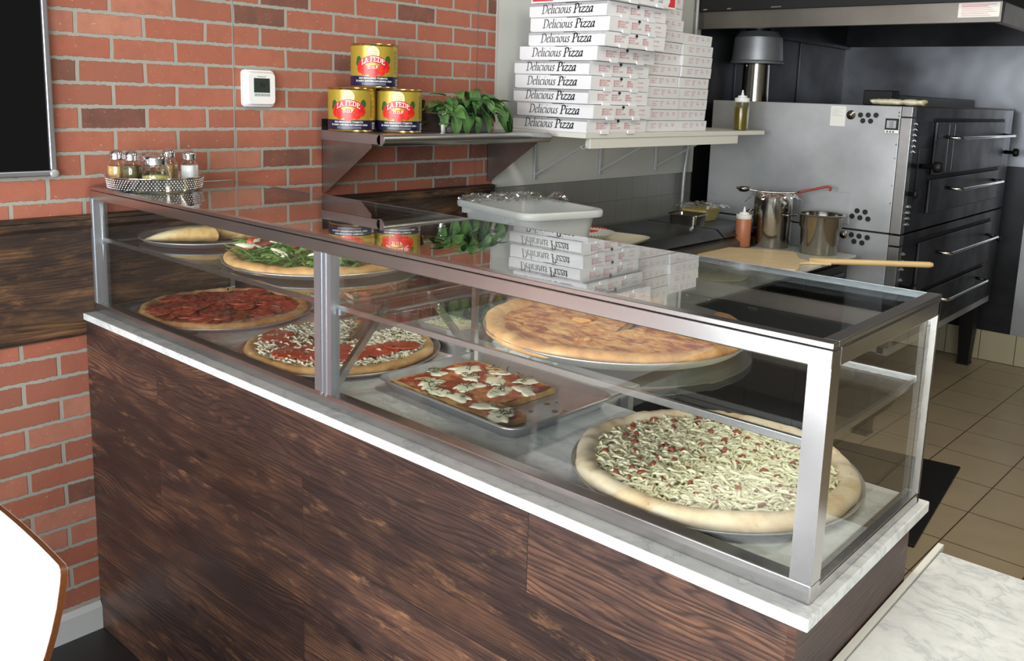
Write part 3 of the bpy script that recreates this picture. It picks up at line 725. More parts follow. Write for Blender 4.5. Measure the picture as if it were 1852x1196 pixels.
# the boundary between the two halves runs across the pizza as the photo shows
d0=Vector((.80,.60)).normalized(); nrm=Vector((-d0.y,d0.x))
half=lambda x,y:(x*nrm.x+y*nrm.y)
def wfn(g):
    a=g.uniform(0,2*PI); q=.190*math.sqrt(g.random()); x,y=q*math.cos(a),q*math.sin(a)
    if in_gap(x,y,G): return None
    if half(x,y)<.0+.01*math.sin(x*90) and g.random()>(.10 if q<.15 else .5): return None
    return x,y
shreds('white_shreds',p,2200,'onion',5,wfn,.013,(.010,.026),.0029,.009)
bm=bmn()
sm=[slice_mesh(r_,i+9,.0028,'salami') for i,r_ in enumerate((.040,.036,.043))]
scatter('pepperoni_slice',p,sm,[(x,y,.015+.001*i,i*1.3,1,.05,-.03) for i,(x,y) in enumerate(((-.075,-.125),(-.012,-.085),(.055,-.035),(.062,-.115),(.118,-.055),(.120,.020),(-.128,-.085),(.010,-.150),(.128,.078)))])
scatter('olive_piece',p,[mesh_of(blob_mesh(.007,.005,.006,i),'olive') for i in (1,2)],[(-.06,-.04,.022,0,1,0,0),(.135,.05,.02,1,1.3,0,0),(.142,-.03,.018,2,.9,0,0),(-.03,-.035,.02,2,1,0,0),(.15,-.045,.018,1,.8,0,0),(.02,.01,.024,1,.8,0,0)])

# --- shredded cheese pizza, front right
round_pan('pizza_pan',(1.727,.292,zc),.236,'round aluminium pan under the shredded-cheese pizza','pizza pans')
p=thing('shredded_cheese_pizza',(1.725,.292,zc+.004),'big unbaked-looking pizza under shredded pale cheese, front right of the case','pizza')
pizza_dough(p,.230,'crust_pale',3,cw=.034,hr=.028,hm=.011); layer('sauce_and_cheese',p,.196,'shred',3,.0145,amp=.08,bump=.004)
def sfn(g):
    a=g.uniform(0,2*PI); q=.196*g.random()**.52; x,y=q*math.cos(a),q*math.sin(a)
    if q>.165 and g.random()<.45: return None
    return x,y
shreds('cheese_shreds',p,3000,'shred',6,sfn,.0155,(.016,.040),.0031,.008,curl=1.0)
bits=[mesh_of(blob_mesh(.0085,.0048,.006,i+3,14,.5,3),'bit') for i in range(4)]
scatter('pepper_bit',p,bits,disc_spots(random.Random(12),92,.185,.0205,.017,tilt=.4,scl=(.5,1.05),zr=.003))

# --- rocket pizza on the upper shelf
zu=zs
round_pan('pizza_pan',(.662,.282,zu),.228,'round aluminium pan under the leafy green pizza','pizza pans')
p=thing('rocket_pizza',(.660,.280,zu+.004),'pizza heaped with green rocket leaves, ham and cheese on the upper shelf','pizza')
pizza_dough(p,.222,'crust_gold',4,cw=.030,hr=.024); layer('cheese_base',p,.192,'white_cheese_base',4,.012)
cf=lambda r0:(lambda g:(lambda a,q:(q*math.cos(a),q*math.sin(a)))(g.uniform(0,2*PI),r0*g.random()**.6))
lv=flat_leaves('rocket_leaves',p,900,'arugula',8,cf(.185),.018,(.026,.056),.26,.022,.55,True); lv['kind']='stuff'
shreds('rocket_stems',p,120,'arugula',9,cf(.18),.024,(.03,.06),.0011,.02,curl=.8)
scatter('cheese_shaving',p,[mesh_of(blob_mesh(.026,.010,.006,i+30,20,.25),'mozz') for i in range(3)],disc_spots(random.Random(4),15,.175,.040,.055,tilt=.35,zr=.004))
scatter('cherry_tomato_half',p,[mesh_of(blob_mesh(.014,.013,.010,i+40,18,.06),'salami') for i in range(2)],disc_spots(random.Random(9),10,.17,.038,.06,tilt=.4,zr=.004))
scatter('ham_slice',p,[mesh_of(blob_mesh(.038,.017,.010,i+50,26,.4),'prosciutto') for i in range(3)],disc_spots(random.Random(15),8,.15,.037,.07,tilt=.2,zr=.004))

# --- plain cheese pizza on the upper shelf, a slice missing
round_pan('pizza_pan',(1.526,.277,zu),.233,'round aluminium pan under the browned cheese pizza','pizza pans',.018)
p=thing('cheese_pizza',(1.523,.276,zu+.006),'browned cheese pizza missing one slice, on the upper shelf','pizza')
G=(63,101); TP=(.030,-.045); pizza_dough(p,.228,'crust',5,gap=G,cw=.030,hr=.022,tip=TP); layer('melted_cheese',p,.205,'melted',5,.0125,gap=G,tip=TP,amp=.04,bump=.003,bs=30)
scatter('cheese_bubble',p,[mesh_of(blob_mesh(.024,.020,.006,61,24,.15),'melted')],[(-.055,-.02,.0125,.4,1,0,0),(.10,.03,.012,1,.7,0,0),(.02,-.12,.012,2,.7,0,0)])

# --- rolled calzones on a small pan
round_pan('pizza_pan',(.205,.236,zu),.162,'smaller round pan under the cut calzones','pizza pans')
def calzone(name,loc,rz,L,W,Hh,seed,label,cut=True,fill='filling'):
    t=thing(name,loc,label,'calzone','cut calzones',rz)
    n=22; S=18; loops=[]
    for s in range(S+1):
        u=s/S; 
        k=math.sin(PI*min(.5,u*.62+.02))**.85 if cut else math.sin(PI*(.03+.94*u))**.75
        x=-L/2+L*u; lp=[]
        for j in range(n):
            a=2*PI*j/n; rad_=1+.07*noise.noise(Vector((u*4,math.cos(a)*1.5+seed,math.sin(a)*1.5)))+.03*math.sin(u*26+a*2)
            y=W/2*k*math.cos(a)*rad_; z=max(0,Hh*.5+Hh*.52*k*math.sin(a)*rad_ - Hh*.5*(1-k)*.9)
            xs_=x-(.35*W*math.cos(a) if cut else 0)*u
            lp.append((xs_,y,z))
        loops.append(lp)
    bm=bmn(); loft(bm,loops); obj('dough',bm,'bread',t,auto=60)
    if cut:
        lp=loops[-1]; c=Vector((0,0,0))
        for q in lp: c+=Vector(q)
        c/=len(lp); bm=bmn(); r1=[bm.verts.new(c+(Vector(q)-c)*.80+Vector((.002,0,.001))) for q in lp]; r2_=[bm.verts.new(c+(Vector(q)-c)*.5+Vector((.010+.004*noise.noise(Vector(q)*90),0,0))) for q in lp]; cc=bm.verts.new(c+Vector((.011,0,0)))
        for k in range(n): bm.faces.new([r1[k],r1[(k+1)%n],r2_[(k+1)%n],r2_[k]]); bm.faces.new([r2_[k],r2_[(k+1)%n],cc])
        obj('filling',bm,fill,t,smooth=True)
    return t
calzone('calzone',(.187-.046+.080,.262-.064-.047,zu+.005),R(54),.168,.056,.037,1,'pale cut calzone, longest and nearest on the small pan')
calzone('calzone',(.187+.000+.045,.262+.000-.028,zu+.005),R(54),.155,.054,.043,2,'calzone showing orange filling, in the middle of the small pan')
calzone('calzone',(.187+.050+.045,.262+.069-.032,zu+.005),R(54),.098,.048,.028,3,'short browned calzone end at the right of the small pan',False)

# --- square pizza on a sheet pan
t=thing('sheet_pan',(1.215,.297,zc),'rectangular aluminium sheet pan holding the square pizza','pan',rz=R(-3))
w,d=.405,.290
def rl(ww,dd,r,z): return [(q[0],q[1],z) for q in rrect(ww,dd,r,6)]
bm=bmn(); loft(bm,[rl(w-.03,d-.03,.022,0),rl(w-.004,d-.004,.03,.024),rl(w+.004,d+.004,.033,.027),rl(w+.006,d+.006,.034,.024)],cap1=False)
loft(bm,[rl(w+.004,d+.004,.033,.027),rl(w-.006,d-.006,.03,.0255),rl(w-.032,d-.032,.022,.0016)],cap0=False)
obj('pan_tray',bm,'aluminium',t,smooth=True)
bm=bmn()
for i in range(9): 
    a=random.Random(i); x,y=a.uniform(.09,.17),a.uniform(-.10,.08); bmesh.ops.create_circle(bm,cap_ends=True,segments=9,radius=a.uniform(.003,.008),matrix=Matrix.Translation((x,y,.0021)))
obj('crumb_marks',bm,'stain',t)
p=thing('square_pizza',(1.180,.297,zc+.0025),'rectangular pizza with white mozzarella patches and basil strips, on the sheet pan','pizza',rz=R(-3))
# outline: full rectangle less the cut-out corner
OUT=[(-.150,-.118),(.180,-.118),(.180,-.050),(.106,-.050),(.106,.112),(-.150,.112)]
def pgrid(z,inset,amp,seed,bs,skirt):
    bm=bmn(); nx,ny=66,46; g={}
    def inside(x,y):
        return (-.150+inset<x<.106-inset*.2 and -.118+inset<y<.112-inset) or (.0<x<.180-inset*.2 and -.118+inset<y<-.050)
    for i in range(nx+1):
        for j in range(ny+1):
            x=-.150+.330*i/nx; y=-.118+.230*j/ny; g[i,j]=(x,y)
    vv={}
    def V(i,j):
        if (i,j) not in vv:
            x,y=g[i,j]; vv[i,j]=bm.verts.new((x+.0015*noise.noise(Vector((y*60,seed,0))),y+.003*noise.noise(Vector((x*30,seed,1))),z+amp*noise.noise(Vector((x*bs,y*bs,seed)))+amp*.6*noise.noise(Vector((x*bs*3,y*bs*3,seed)))))
        return vv[i,j]
    for i in range(nx):
        for j in range(ny):
            x=(g[i,j][0]+g[i+1,j][0])/2; y=(g[i,j][1]+g[i,j+1][1])/2
            if inside(x,y): bm.faces.new([V(i,j),V(i+1,j),V(i+1,j+1),V(i,j+1)])
    if skirt:
        ed=[e for e in bm.edges if len(e.link_faces)==1]; r=bmesh.ops.extrude_edge_only(bm,edges=ed)
        for v_ in [q for q in r['geom'] if isinstance(q,bmesh.types.BMVert)]: v_.co.z=.0
    return bm
obj('crust',pgrid(.013,0,.0035,2,22,True),'crust_gold',p,auto=50)
obj('sauce',pgrid(.0148,.012,.0035,3,26,False),'sauce',p,smooth=True)
mz=[mesh_of(blob_mesh(.030,.017,.0035,i+70,32,.33,6),'mozz') for i in range(5)]
ms=[(-.115,-.02),(-.095,.045),(-.075,-.075),(-.050,.015),(-.035,.080),(-.005,-.035),(.005,.040),(.030,-.085),(.045,.085),(.055,.0),(.080,.045),(.100,-.085),(.145,-.075),(.160,-.095),(-.02,-.095)]
scatter('mozzarella_patch',p,mz,[(x,y,.0165,i*.9,.9+.12*((i*7)%4),.03,0) for i,(x,y) in enumerate(ms)])
def bf(g): 
    x,y=random.Random(g.random()).choice(ms); return min(.17,max(-.14,x+g.gauss(0,.014))),min(.1,max(-.11,y+g.gauss(0,.012)))
o=shreds('basil_strips',p,115,'basil_cooked',22,bf,.0215,(.012,.030),.0010,.003,curl=1.6)

# --- shredded cheese in a small steel pan behind the case
def hotel_pan(name,loc,w,d,h,label,rz=0,mat='steel_dull',group=None):
    t=thing(name,loc,label,'pan',group,rz)
    bm=bmn(); loft(bm,[rl(w*.86,d*.86,.018,0),rl(w*.92,d*.92,.02,h-.004),rl(w,d,.022,h),rl(w+.003,d+.003,.022,h-.003)],cap1=False)
    loft(bm,[rl(w,d,.022,h),rl(w*.915,d*.915,.02,h-.005),rl(w*.85,d*.85,.018,.003)],cap0=False); obj('pan_body',bm,mat,t,auto=45)
    return t
t=hotel_pan('steel_food_pan',(.845,.525,.895),.135,.11,.062,'small steel pan of shredded cheese behind the half-and-half pizza')
q=thing('shredded_cheese_heap',(.845,.525,.90),'pale shredded cheese filling the small steel pan in the case','cheese')
bm=bmn(); bmesh.ops.create_grid(bm,x_segments=12,y_segments=12,size=.5,matrix=Matrix.Diagonal((.120,.098,1,1)))
for v_ in bm.verts: v_.co.z=.048+.008*noise.noise(v_.co*40)
obj('cheese_bed',bm,'shred',q,smooth=True); shreds('cheese_shreds',q,260,'shred',31,lambda g:(g.uniform(-.052,.052),g.uniform(-.040,.040)),.050,(.01,.024),.0017,.008)

# ---------------------------------------------------------------- shaker tray on the case
tx,ty,tz=.123,.146,zt+.0072
t=thing('shaker_tray',(tx,ty,tz),'round hammered metal tray standing on the left end of the glass case','tray')
rr_=.119
bm=bmn(); lathe(bm,[(0,0),(rr_*.94,0),(rr_*.955,.003),(rr_,.034),(rr_+.002,.036),(rr_+.0005,.037),(rr_-.003,.034),(rr_*.935,.004),(0,.003)],96)
obj('tray_dish',bm,'chrome_tray' if 'chrome_tray' in M else 'chrome',t,smooth=True)
dm=bmn(); NB=88
for row in range(5):
    for k in range(NB):
        a=2*PI*(k+.5*(row%2))/NB; z=.007+row*.0055; r_=rr_*.955+(rr_*.045)*(z/.034)
        bmesh.ops.create_icosphere(dm,subdivisions=1,radius=.0021,matrix=Matrix.Translation((r_*math.cos(a),r_*math.sin(a),z))@Matrix.Diagonal((.75,.75,1,1)))
obj('hammered_dimples',dm,'chrome',t,smooth=True)
vd=Vector((-.893,.449)); vr=Vector((.449,.893))
def jpos(px,dep): 
    v_=vr*(px/640)-vd*dep; return tx+v_.x,ty+v_.y,tz+.0035
def shaker(px,dep,fillmat,label,fh=.050):
    x,y,z=jpos(px,dep); t=thing('spice_shaker',(x,y,z),label,'shaker','spice shakers on the round tray',R(25)); t.scale=(1,1,1.14)
    bm=bmn(); lp=[]
    for w_,zz in ((.036,0),(.042,.003),(.042,.045),(.040,.053),(.030,.061),(.029,.066)): lp.append([(q[0],q[1],zz) for q in rrect(w_,w_,w_*.36,4)])
    loft(bm,lp,cap1=False); obj('glass_jar',bm,'jar_glass',t,smooth=True)
    bm=bmn(); loft(bm,[[(q[0],q[1],.0025) for q in rrect(.037,.037,.012,4)],[(q[0],q[1],fh) for q in rrect(.037,.037,.012,4)]]); obj('contents',bm,fillmat,t,smooth=False)
    bm=bmn(); lathe(bm,[(0,.064),(.0165,.064),(.0175,.066),(.0165,.068),(.0175,.070),(.0165,.072),(.0175,.075),(.0170,.079),(.013,.084),(.006,.0865),(0,.087)],28); obj('lid',bm,'chrome',t,smooth=True)
    return t
shaker(-57,.012,'garlic','shaker of tan powder, leftmost on the round tray')
shaker(-34,.045,'herb','shaker of dark dried herbs, second from left on the round tray',.054)
shaker(22,-.045,'garlic','shaker of tan powder behind the fluted cheese jar')
shaker(54,.010,'salt','shaker of white salt, rightmost on the round tray',.052)
def fluted(px,dep,label,fill):
    x,y,z=jpos(px,dep); t=thing('fluted_shaker',(x,y,z),label,'shaker','spice shakers on the round tray'); t.scale=(1,1,1.2)
    bm=bmn(); lp=[]
    for r_,zz in ((.030,0),(.034,.006),(.0355,.022),(.032,.040),(.026,.050),(.026,.055)):
        lp.append([((r_+.0011*math.cos(16*a+zz*60)*(1 if zz<.045 else 0))*math.cos(a),(r_+.0011*math.cos(16*a+zz*60)*(1 if zz<.045 else 0))*math.sin(a),zz) for a in [2*PI*k/64 for k in range(64)]])
    loft(bm,lp,cap1=False); obj('glass_jar',bm,'jar_glass',t,smooth=True)
    bm=bmn(); lathe(bm,[(0,.002),(.029,.002),(.033,.012),(.0325,.030),(0,.034)],28); obj('contents',bm,fill,t,smooth=True)
    bm=bmn(); lathe(bm,[(0,.053),(.028,.053),(.0285,.056),(.0275,.0585),(.0285,.061),(.0275,.0635),(.0285,.066),(.028,.070),(.024,.0735),(.010,.075),(0,.075)],36); obj('lid',bm,'chrome',t,smooth=True)
fluted(2,.072,'fluted glass jar of grated cheese, front and centre on the round tray','parmesan')
fluted(-6,-.028,'fluted jar of dark herbs hidden behind the front cheese jar','herb')

# ---------------------------------------------------------------- steel wall shelf with cans and basil
t=thing('steel_wall_shelf',(0,1.14,1.387),'stainless wall shelf with rolled front edge, holding cans and basil','shelf')
ya,yb,zm=.755,1.53,1.387
bm=bmn(); box(bm,.001,.300,ya,yb,zm-.004,zm); box(bm,.001,.004,ya,yb,zm,zm+.035); obj('shelf_top',bm,'steel',t,True)
bm=bmn(); pts=[(.283,zm-.002)]+[(.297+.018*math.cos(R(a)),zm-.016+.018*math.sin(R(a))) for a in range(100,-131,-15)]+[(.285,zm-.030),(.283,zm-.020)]
prism(bm,[(x,ya,z) for x,z in pts],(0,yb-ya,0)); obj('rolled_edge',bm,'steel',t,True,auto=40)
bm=bmn(); box(bm,.001,.296,ya-.0015,ya+.0005,zm-.030,zm-.001); lathe(bm,[(0,-.001),(.0165,-.001),(.0165,.001),(0,.001)],20,(.297,ya-.0005,zm-.0165),'Y'); obj('end_cap',bm,'alu_frame',t,True)
for yy in (ya+.002,yb-.008):
    bm=bmn(); prism(bm,[(.001,yy,zm-.03),(.252,yy,zm-.03),(.252,yy,zm-.042),(.016,yy,1.184),(.001,yy,1.184)],(0,.002,0)); box(bm,.001,.003,yy,yy+.03,1.19,zm-.03); obj('bracket',bm,'steel',t,True)

def can(name,x,y,z,label,turn=0):
    r,h=.0735,.135
    rz=math.atan2(2.4054-x,-(-.973-y))   # turn the label towards the customer side
    t=thing(name,(x,y,z),label,'can','gold tomato cans on the steel shelf',R(turn))
    bm=bmn(); lathe(bm,[(0,.003),(r-.004,.003),(r-.003,0),(r+.0005,0),(r+.0012,.002),(r-.001,.005),(r-.001,h-.005),(r+.0012,h-.002),(r+.0005,h),(r-.003,h),(r-.004,h-.004),(0,h-.004)],64); obj('can_body',bm,'gold',t,auto=50)
    def strip(name,xs,fn,mat,rr__,par=t):
        bm=bmn(); pr=None
        for x_ in xs:
            lo,hi=fn(x_); a=x_/r; ring=[bm.verts.new((rr__*math.sin(a),-rr__*math.cos(a),lo+(hi-lo)*k/1)) for k in (0,1)]
            if pr: bm.faces.new([pr[0],ring[0],ring[1],pr[1]])
            pr=ring
        return obj(name,bm,mat,par,smooth=True,recalc=False)
    L=lambda a,b_,n: [a+(b_-a)*k/n for k in range(n+1)]
    lab=strip('label',L(-PI*r,PI*r,80),lambda x_:(.0065,h-.0075),'label_gold',r+.0001)
    strip('navy_band',L(-PI*r,PI*r,80),lambda x_:(.0065,.036),'navy',r+.0004,lab)
    def ell(name,cx,cz,a,b_,mat,rr__,lobe=0):
        return strip(name,[cx+a*math.cos(PI*(1-k/20)) for k in range(21)],lambda x_:(cz-b_*math.sqrt(max(0,1-((x_-cx)/a)**2)),cz+b_*math.sqrt(max(0,1-((x_-cx)/a)**2))),mat,rr__,lab)
    ell('emblem_rim',0,.106,.0205,.0225,'can_brown',r+.0005); ell('emblem',0,.106,.0195,.0215,'cream',r+.0007)
    for i in range(5): ell('emblem_line',(-.008,.0,.008,-.004,.005)[i],(.108,.115,.108,.099,.100)[i],.0042,.0050,'can_brown',r+.0008); ell('emblem',(-.008,.0,.008,-.004,.005)[i],(.108,.115,.108,.099,.100)[i],.0034,.0042,'cream',r+.0009)
    for cx,cz,a,b_ in ((-.047,.084,.009,.012),(.047,.086,.009,.013),(-.050,.074,.008,.008)): ell('leaf',cx,cz,a,b_,'label_green',r+.0006)
    for cx,cz,a,b_ in ((-.040,.061,.0135,.017),(.040,.063,.014,.016),(-.026,.054,.014,.017),(.026,.055,.014,.017),(0,.051,.018,.019)): ell('tomato_picture',cx,cz,a,b_,'tomato_red',r+.0009+.00012*(cx==0))
    ban=lambda x_:(.077-9*x_*x_*1.0+.0,.099-9*x_*x_*1.0)
    strip('banner',L(-.045,.047,24),ban,'can_red',r+.0013)
    def ctext(VF,sz,cx,cz,mat,rr__,drop=0.0,name='lettering'):
        V,F=VF; bm=bmn(); vs=[]
        for x_,y_ in V:
            X=cx+x_*sz; Z=cz+y_*sz-drop*X*X; a=X/r; vs.append(bm.verts.new((rr__*math.sin(a),-rr__*math.cos(a),Z)))
        for f_ in F:
            try: bm.faces.new([vs[i] for i in f_])
            except ValueError: pass
        return obj(name,bm,mat,lab,recalc=False)
    V,F,wd=pen('LA FEDE',.20,ang=15,shear=0,thin=.55,track=.08); V=[(a-wd/2,b_-.75) for a,b_ in V]
    ctext((V,F),.0095,0,.0882,'label_white',r+.0018,9)
    ctext(txt('D.O.P.',1,bold=.01),.0125,0,.0625,'label_white',r+.0019)
    ctext(txt('SAN MARZANO TOMATO',1,bold=.015),.0078,0,.0295,'label_white',r+.0009)
    ctext(txt("DI AGRO SARNESE-NOCERINO AREA",1,bold=.02),.0072,.002,.0210,'label_white',r+.0009)
    for zz in (.0145,.0108): strip('small_print',L(-.036,.040,12),lambda x_:(zz-.0006,zz+.0006),'pink_print' if 0 else 'button_grey',r+.0009,lab)
    strip('barcode',L(.083,.099,4),lambda x_:(.009,.029),'label_white',r+.0010,lab)
    for k in range(7): strip('barcode_line',[.0848+k*.0019,.0848+k*.0019+(.0006 if k%2 else .001)],lambda x_:(.011,.027),'print_black',r+.0014,lab)
    for k in range(14): strip('side_text',L(.074,.090-.004*(k%3),3),lambda x_:(.045+k*.0052,.0468+k*.0052),'can_brown',r+.0008,lab)
    return t
zcan=1.3885
can('tomato_can',.100,.800,zcan,'gold tomato can, lower left of the stack of three',44)
can('tomato_can',.168,.934,zcan,'gold tomato can, lower right of the stack beside the basil',49)
can('tomato_can',.134,.862,zcan+.1355,'gold tomato can on top of the other two cans',48)

t=hotel_pan('basil_pan',(.160,1.245,zm+.001),.150,.27,.062,'steel pan holding fresh basil on the wall shelf','pan','steel_dull') if 0 else hotel_pan('basil_pan',(.155,1.195,zm+.001),.155,.27,.064,'steel pan holding fresh basil on the wall shelf',mat='steel')
t=thing('basil_bunch',(.155,1.19,zm+.005),'bunch of fresh green basil spilling out of a steel pan','herbs')
g=random.Random(21); bm=bmn(); st=bmn()
for i in range(120):
    x,y=g.uniform(-.085,.095),g.uniform(-.110,.165); zz=.045+.055*g.random()+.02*math.sin(y*20)
    if abs(x)<.05: zz+=.02
    a=math.atan2(y*.6+g.gauss(0,.05),x+.03+g.gauss(0,.05)); ln=g.uniform(.045,.078)
    over=max(0,(x-.05)/.04)
    mt=Matrix.Translation((x,y,zz))@Matrix.Rotation(a+g.uniform(-.9,.9),4,'Z')@Matrix.Rotation(g.uniform(-.5,.9)+.5*over,4,'Y')@Matrix.Rotation(g.uniform(-.6,.6),4,'X')
    leaf(bm,ln,ln*.58,g.uniform(.1,.55),.35,mt)
    if i%6==0: tube(st,[(x*.3,y*.5,.0),(x*.7,y*.8,zz*.6),(x,y,zz)],.0016,5)
for (x,y,zz,a,tl,ln) in ((.085,-.03,.055,0,1.2,.075),(.088,.02,.05,.2,1.25,.07),(.08,.07,.06,.3,1.1,.08),(.075,.165,.05,1.2,.9,.08),(.05,.19,.06,1.4,.7,.08),(.07,.18,.03,1.0,1.2,.07),(.09,-.08,.05,-.2,1.2,.07),(.03,.18,.075,1.5,.3,.07)):
    leaf(bm,ln,ln*.62,.25,.35,Matrix.Translation((x,y,zz))@Matrix.Rotation(a,4,'Z')@Matrix.Rotation(tl,4,'Y'))
obj('foliage',bm,'basil',t,smooth=True,recalc=False); obj('stems',st,'basil',t,smooth=True)

# ---------------------------------------------------------------- pizza box shelf
t=thing('white_wall_shelf',(0,2.2,1.39),'long white wall shelf under the stacks of pizza boxes','shelf')
bm=bmn(); box(bm,.001,.430,1.58,2.97,1.372,1.391); obj('shelf_board',bm,'white_board',t,True,bevel=.002)
bm=bmn(); box(bm,.405,.425,1.62,2.72,1.335,1.372); obj('front_batten',bm,'white_board',t,True)
for yy in (1.80,2.245,2.69):
    bm=bmn(); box(bm,.001,.012,yy-.008,yy+.008,1.178,1.372); obj('shelf_upright',bm,'bracket',t,True,bevel=.002)
    bm=bmn(); box(bm,.012,.38,yy-.004,yy+.004,1.360,1.372); prism(bm,[(.012,yy-.002,1.205),(.30,yy-.002,1.360),(.315,yy-.002,1.360),(.012,yy-.002,1.195)],(0,.004,0)); obj('shelf_arm',bm,'bracket',t,True)
h=thing('hanging_hook',(.42,1.60,1.335),'small grey hook hanging under the front corner of the white shelf','hook')
bm=bmn(); tube(bm,[(.42,1.60,1.3718),(.42,1.60,1.345)]+[(.42-.012+.012*math.cos(R(a))+0*a,1.60+.0,1.345-.012*math.sin(R(-a))*1) for a in range(0,-181,-30)],.0025,8); obj('wire',bm,'bracket',h,True,smooth=True)
t=thing('wall_conduit',(.01,2.95,.95),'thin grey metal conduit running up the painted wall','pipe')
bm=bmn(); tube(bm,smoothpts([(.02,2.935,.955),(.02,2.94,1.15),(.02,2.965,1.30),(.02,2.97,1.371)],4),.009,10); obj('pipe',bm,'bracket',t,True,smooth=True)
bm=bmn(); tube(bm,[(.02,2.97,1.392),(.02,2.97,2.4)],.009,10); obj('pipe_upper',bm,'bracket',t,True,smooth=True)

# boxes
def big_box(label):
    t=thing('pizza_box',(0,0,0),label,'box','large pizza boxes in the front stack')
    W,D,Hh=.362,.372,.0495
    bm=bmn(); vs=box(bm,-W/2+.004,W/2-.002,-D/2+.003,D/2-.003,0,Hh-.0045); box(bm,-W/2,W/2,-D/2,D/2,Hh-.010,Hh); 
    prism(bm,[(-W/2,-D/2,.003),(W/2-.001,-D/2,.003),(W/2,-D/2,Hh),(-W/2,-D/2,Hh)],(0,.0025,0)); prism(bm,[(W/2-.0015,-D/2+.0,.0015),(W/2-.0015,D/2,.0015),(W/2+.001,D/2,Hh),(W/2+.001,-D/2,Hh)],(-.0025,0,0))
    obj('box_body',bm,'cardboard',t)
    V,F,wd=pen('Delicious ',.17,ang=22,shear=.16,track=.04,thin=.22); V2,F2,wd2=pen('Pizza',.25,ang=22,shear=.22,track=.07,thin=.28)
    n=len(V); V=V+[(a+wd,b_) for a,b_ in V2]; F=F+[tuple(i+n for i in q) for q in F2]; tot=wd+wd2; s=.238/tot
    bm=bmn(); put2d(bm,([(a*s,b_*s) for a,b_ in V],F),faceY(-W/2+.060,-D/2-.0006,.0125)); obj('lettering',bm,'print_black',t,recalc=False)
    bm=bmn()
    cols=[(['EXTRA CHEESE','SAUSAGE','MUSHROOM'],-.128),(['PEPPERONI','ONION','BLACK OLIVES'],-.042),(['BEEF','PEPPERS','SPECIAL'],.046)]
    for ls,y_ in cols:
        for k,s_ in enumerate(ls):
            put2d(bm,txt(s_,.0085,align='LEFT',res=1),faceX(W/2+.0022,y_,.0345-k*.0085)); put2d(bm,quad2(-.006,-.002,-.003,.003),faceX(W/2+.0022,y_,.0345-k*.0085))
    put2d(bm,txt('CUSTOMER',.0075,res=1),faceX(W/2+.0022,.125,.033)); put2d(bm,quad2(-.022,.022,-.0005,.0005),faceX(W/2+.0022,.125,.017))
    obj('side_print',bm,'print_red',t,recalc=False)
    for yy in (-.085,.085):
        bm=bmn(); prism(bm,[(W/2+.0008,yy-.026,-.0005),(W/2+.0055,yy-.024,-.004),(W/2+.0055,yy+.024,-.004),(W/2+.0008,yy+.026,-.0005)],(0,0,.0105)); obj('lid_tab',bm,'cardboard',t)
    bm=bmn(); bmesh.ops.create_circle(bm,cap_ends=True,segments=16,radius=.008,matrix=Matrix.Translation((W/2+.0023,-.002,Hh-.006))@Matrix.Rotation(PI/2,4,'Y')@Matrix.Diagonal((.7,1.1,1,1))); obj('thumb_notch',bm,'cardboard_in',t)
    bm=bmn(); box(bm,-.01,.045,-D/2-.0004,-D/2+.002,Hh-.0016,Hh+.0003); obj('lid_slot',bm,'cardboard_in',t)
    return t
zb=1.3915; ph=.0515
names=['bottommost large box of the front stack','second large box from the bottom of the front stack','third large box from the bottom of the front stack','fourth large box from the bottom of the front stack','fifth large box from the bottom, middle of the front stack','sixth large box up, below the set-back upper ones','seventh large box up in the front stack','eighth large box up in the front stack','ninth large box up, right under the red-printed box']
dxp=[0,6,0,.5,0,8,22,23,22]; first=None
for i in range(9):
    x=.250+dxp[i]*.0026; y=1.775+(.004 if i%2 else 0)+(.012 if i>5 else 0); loc=(x,y,zb+i*ph)
    lab='white lettered pizza box, '+names[i]
    if first is None: first=big_box(lab); first.location=loc
    else: dup(first,loc,R((-1,1,0,.5,0,1,-.5,1,0)[i]),lab)
# the red-printed box on top
t=thing('pizza_box',(.322,1.80,zb+9*ph+.001),'white pizza box with red printed corners on top of the front stack','box')
W,D,Hh=.385,.39,.05
bm=bmn(); box(bm,-W/2,W/2,-D/2,D/2,0,Hh); obj('box_body',bm,'cardboard',t)
bm=bmn(); 
for s in (-1,1): put2d(bm,([(s*.185,.006),(s*.085,.006),(s*.108,.027),(s*.085,.046),(s*.185,.046)][::s],[(0,1,2,3,4)]),faceY(0,-D/2-.0006,0))
put2d(bm,([(-.188,.006),(-.125,.006),(-.142,.027),(-.125,.046),(-.188,.046)],[(0,1,2,3,4)]),faceX(W/2+.0006,0,0)); put2d(bm,([(.188,.006),(.140,.006),(.155,.027),(.140,.046),(.188,.046)][::-1],[(0,1,2,3,4)]),faceX(W/2+.0006,0,0))
obj('red_print',bm,'solid_red',t,recalc=False)
bm=bmn(); put2d(bm,txt('fresh hot pizza',.024,shear=.3,bold=.02),faceY(0,-D/2-.0007,.021))
for k,(c_,y_) in enumerate((('SPECIAL',-.09),('ONION',-.03),('CHEESE',.03),('PEPPERS',.09))):
    for j in range(3): put2d(bm,txt(c_,.0085,res=1),faceX(W/2+.0007,y_,.036-j*.009))
obj('lettering',bm,'print_black',t,recalc=False)
for yy in (-.085,.085):
    bm=bmn(); prism(bm,[(W/2+.0008,yy-.026,-.001),(W/2+.006,yy-.024,-.004),(W/2+.006,yy+.024,-.004),(W/2+.0008,yy+.026,-.001)],(0,0,.010)); obj('lid_tab',bm,'cardboard',t)
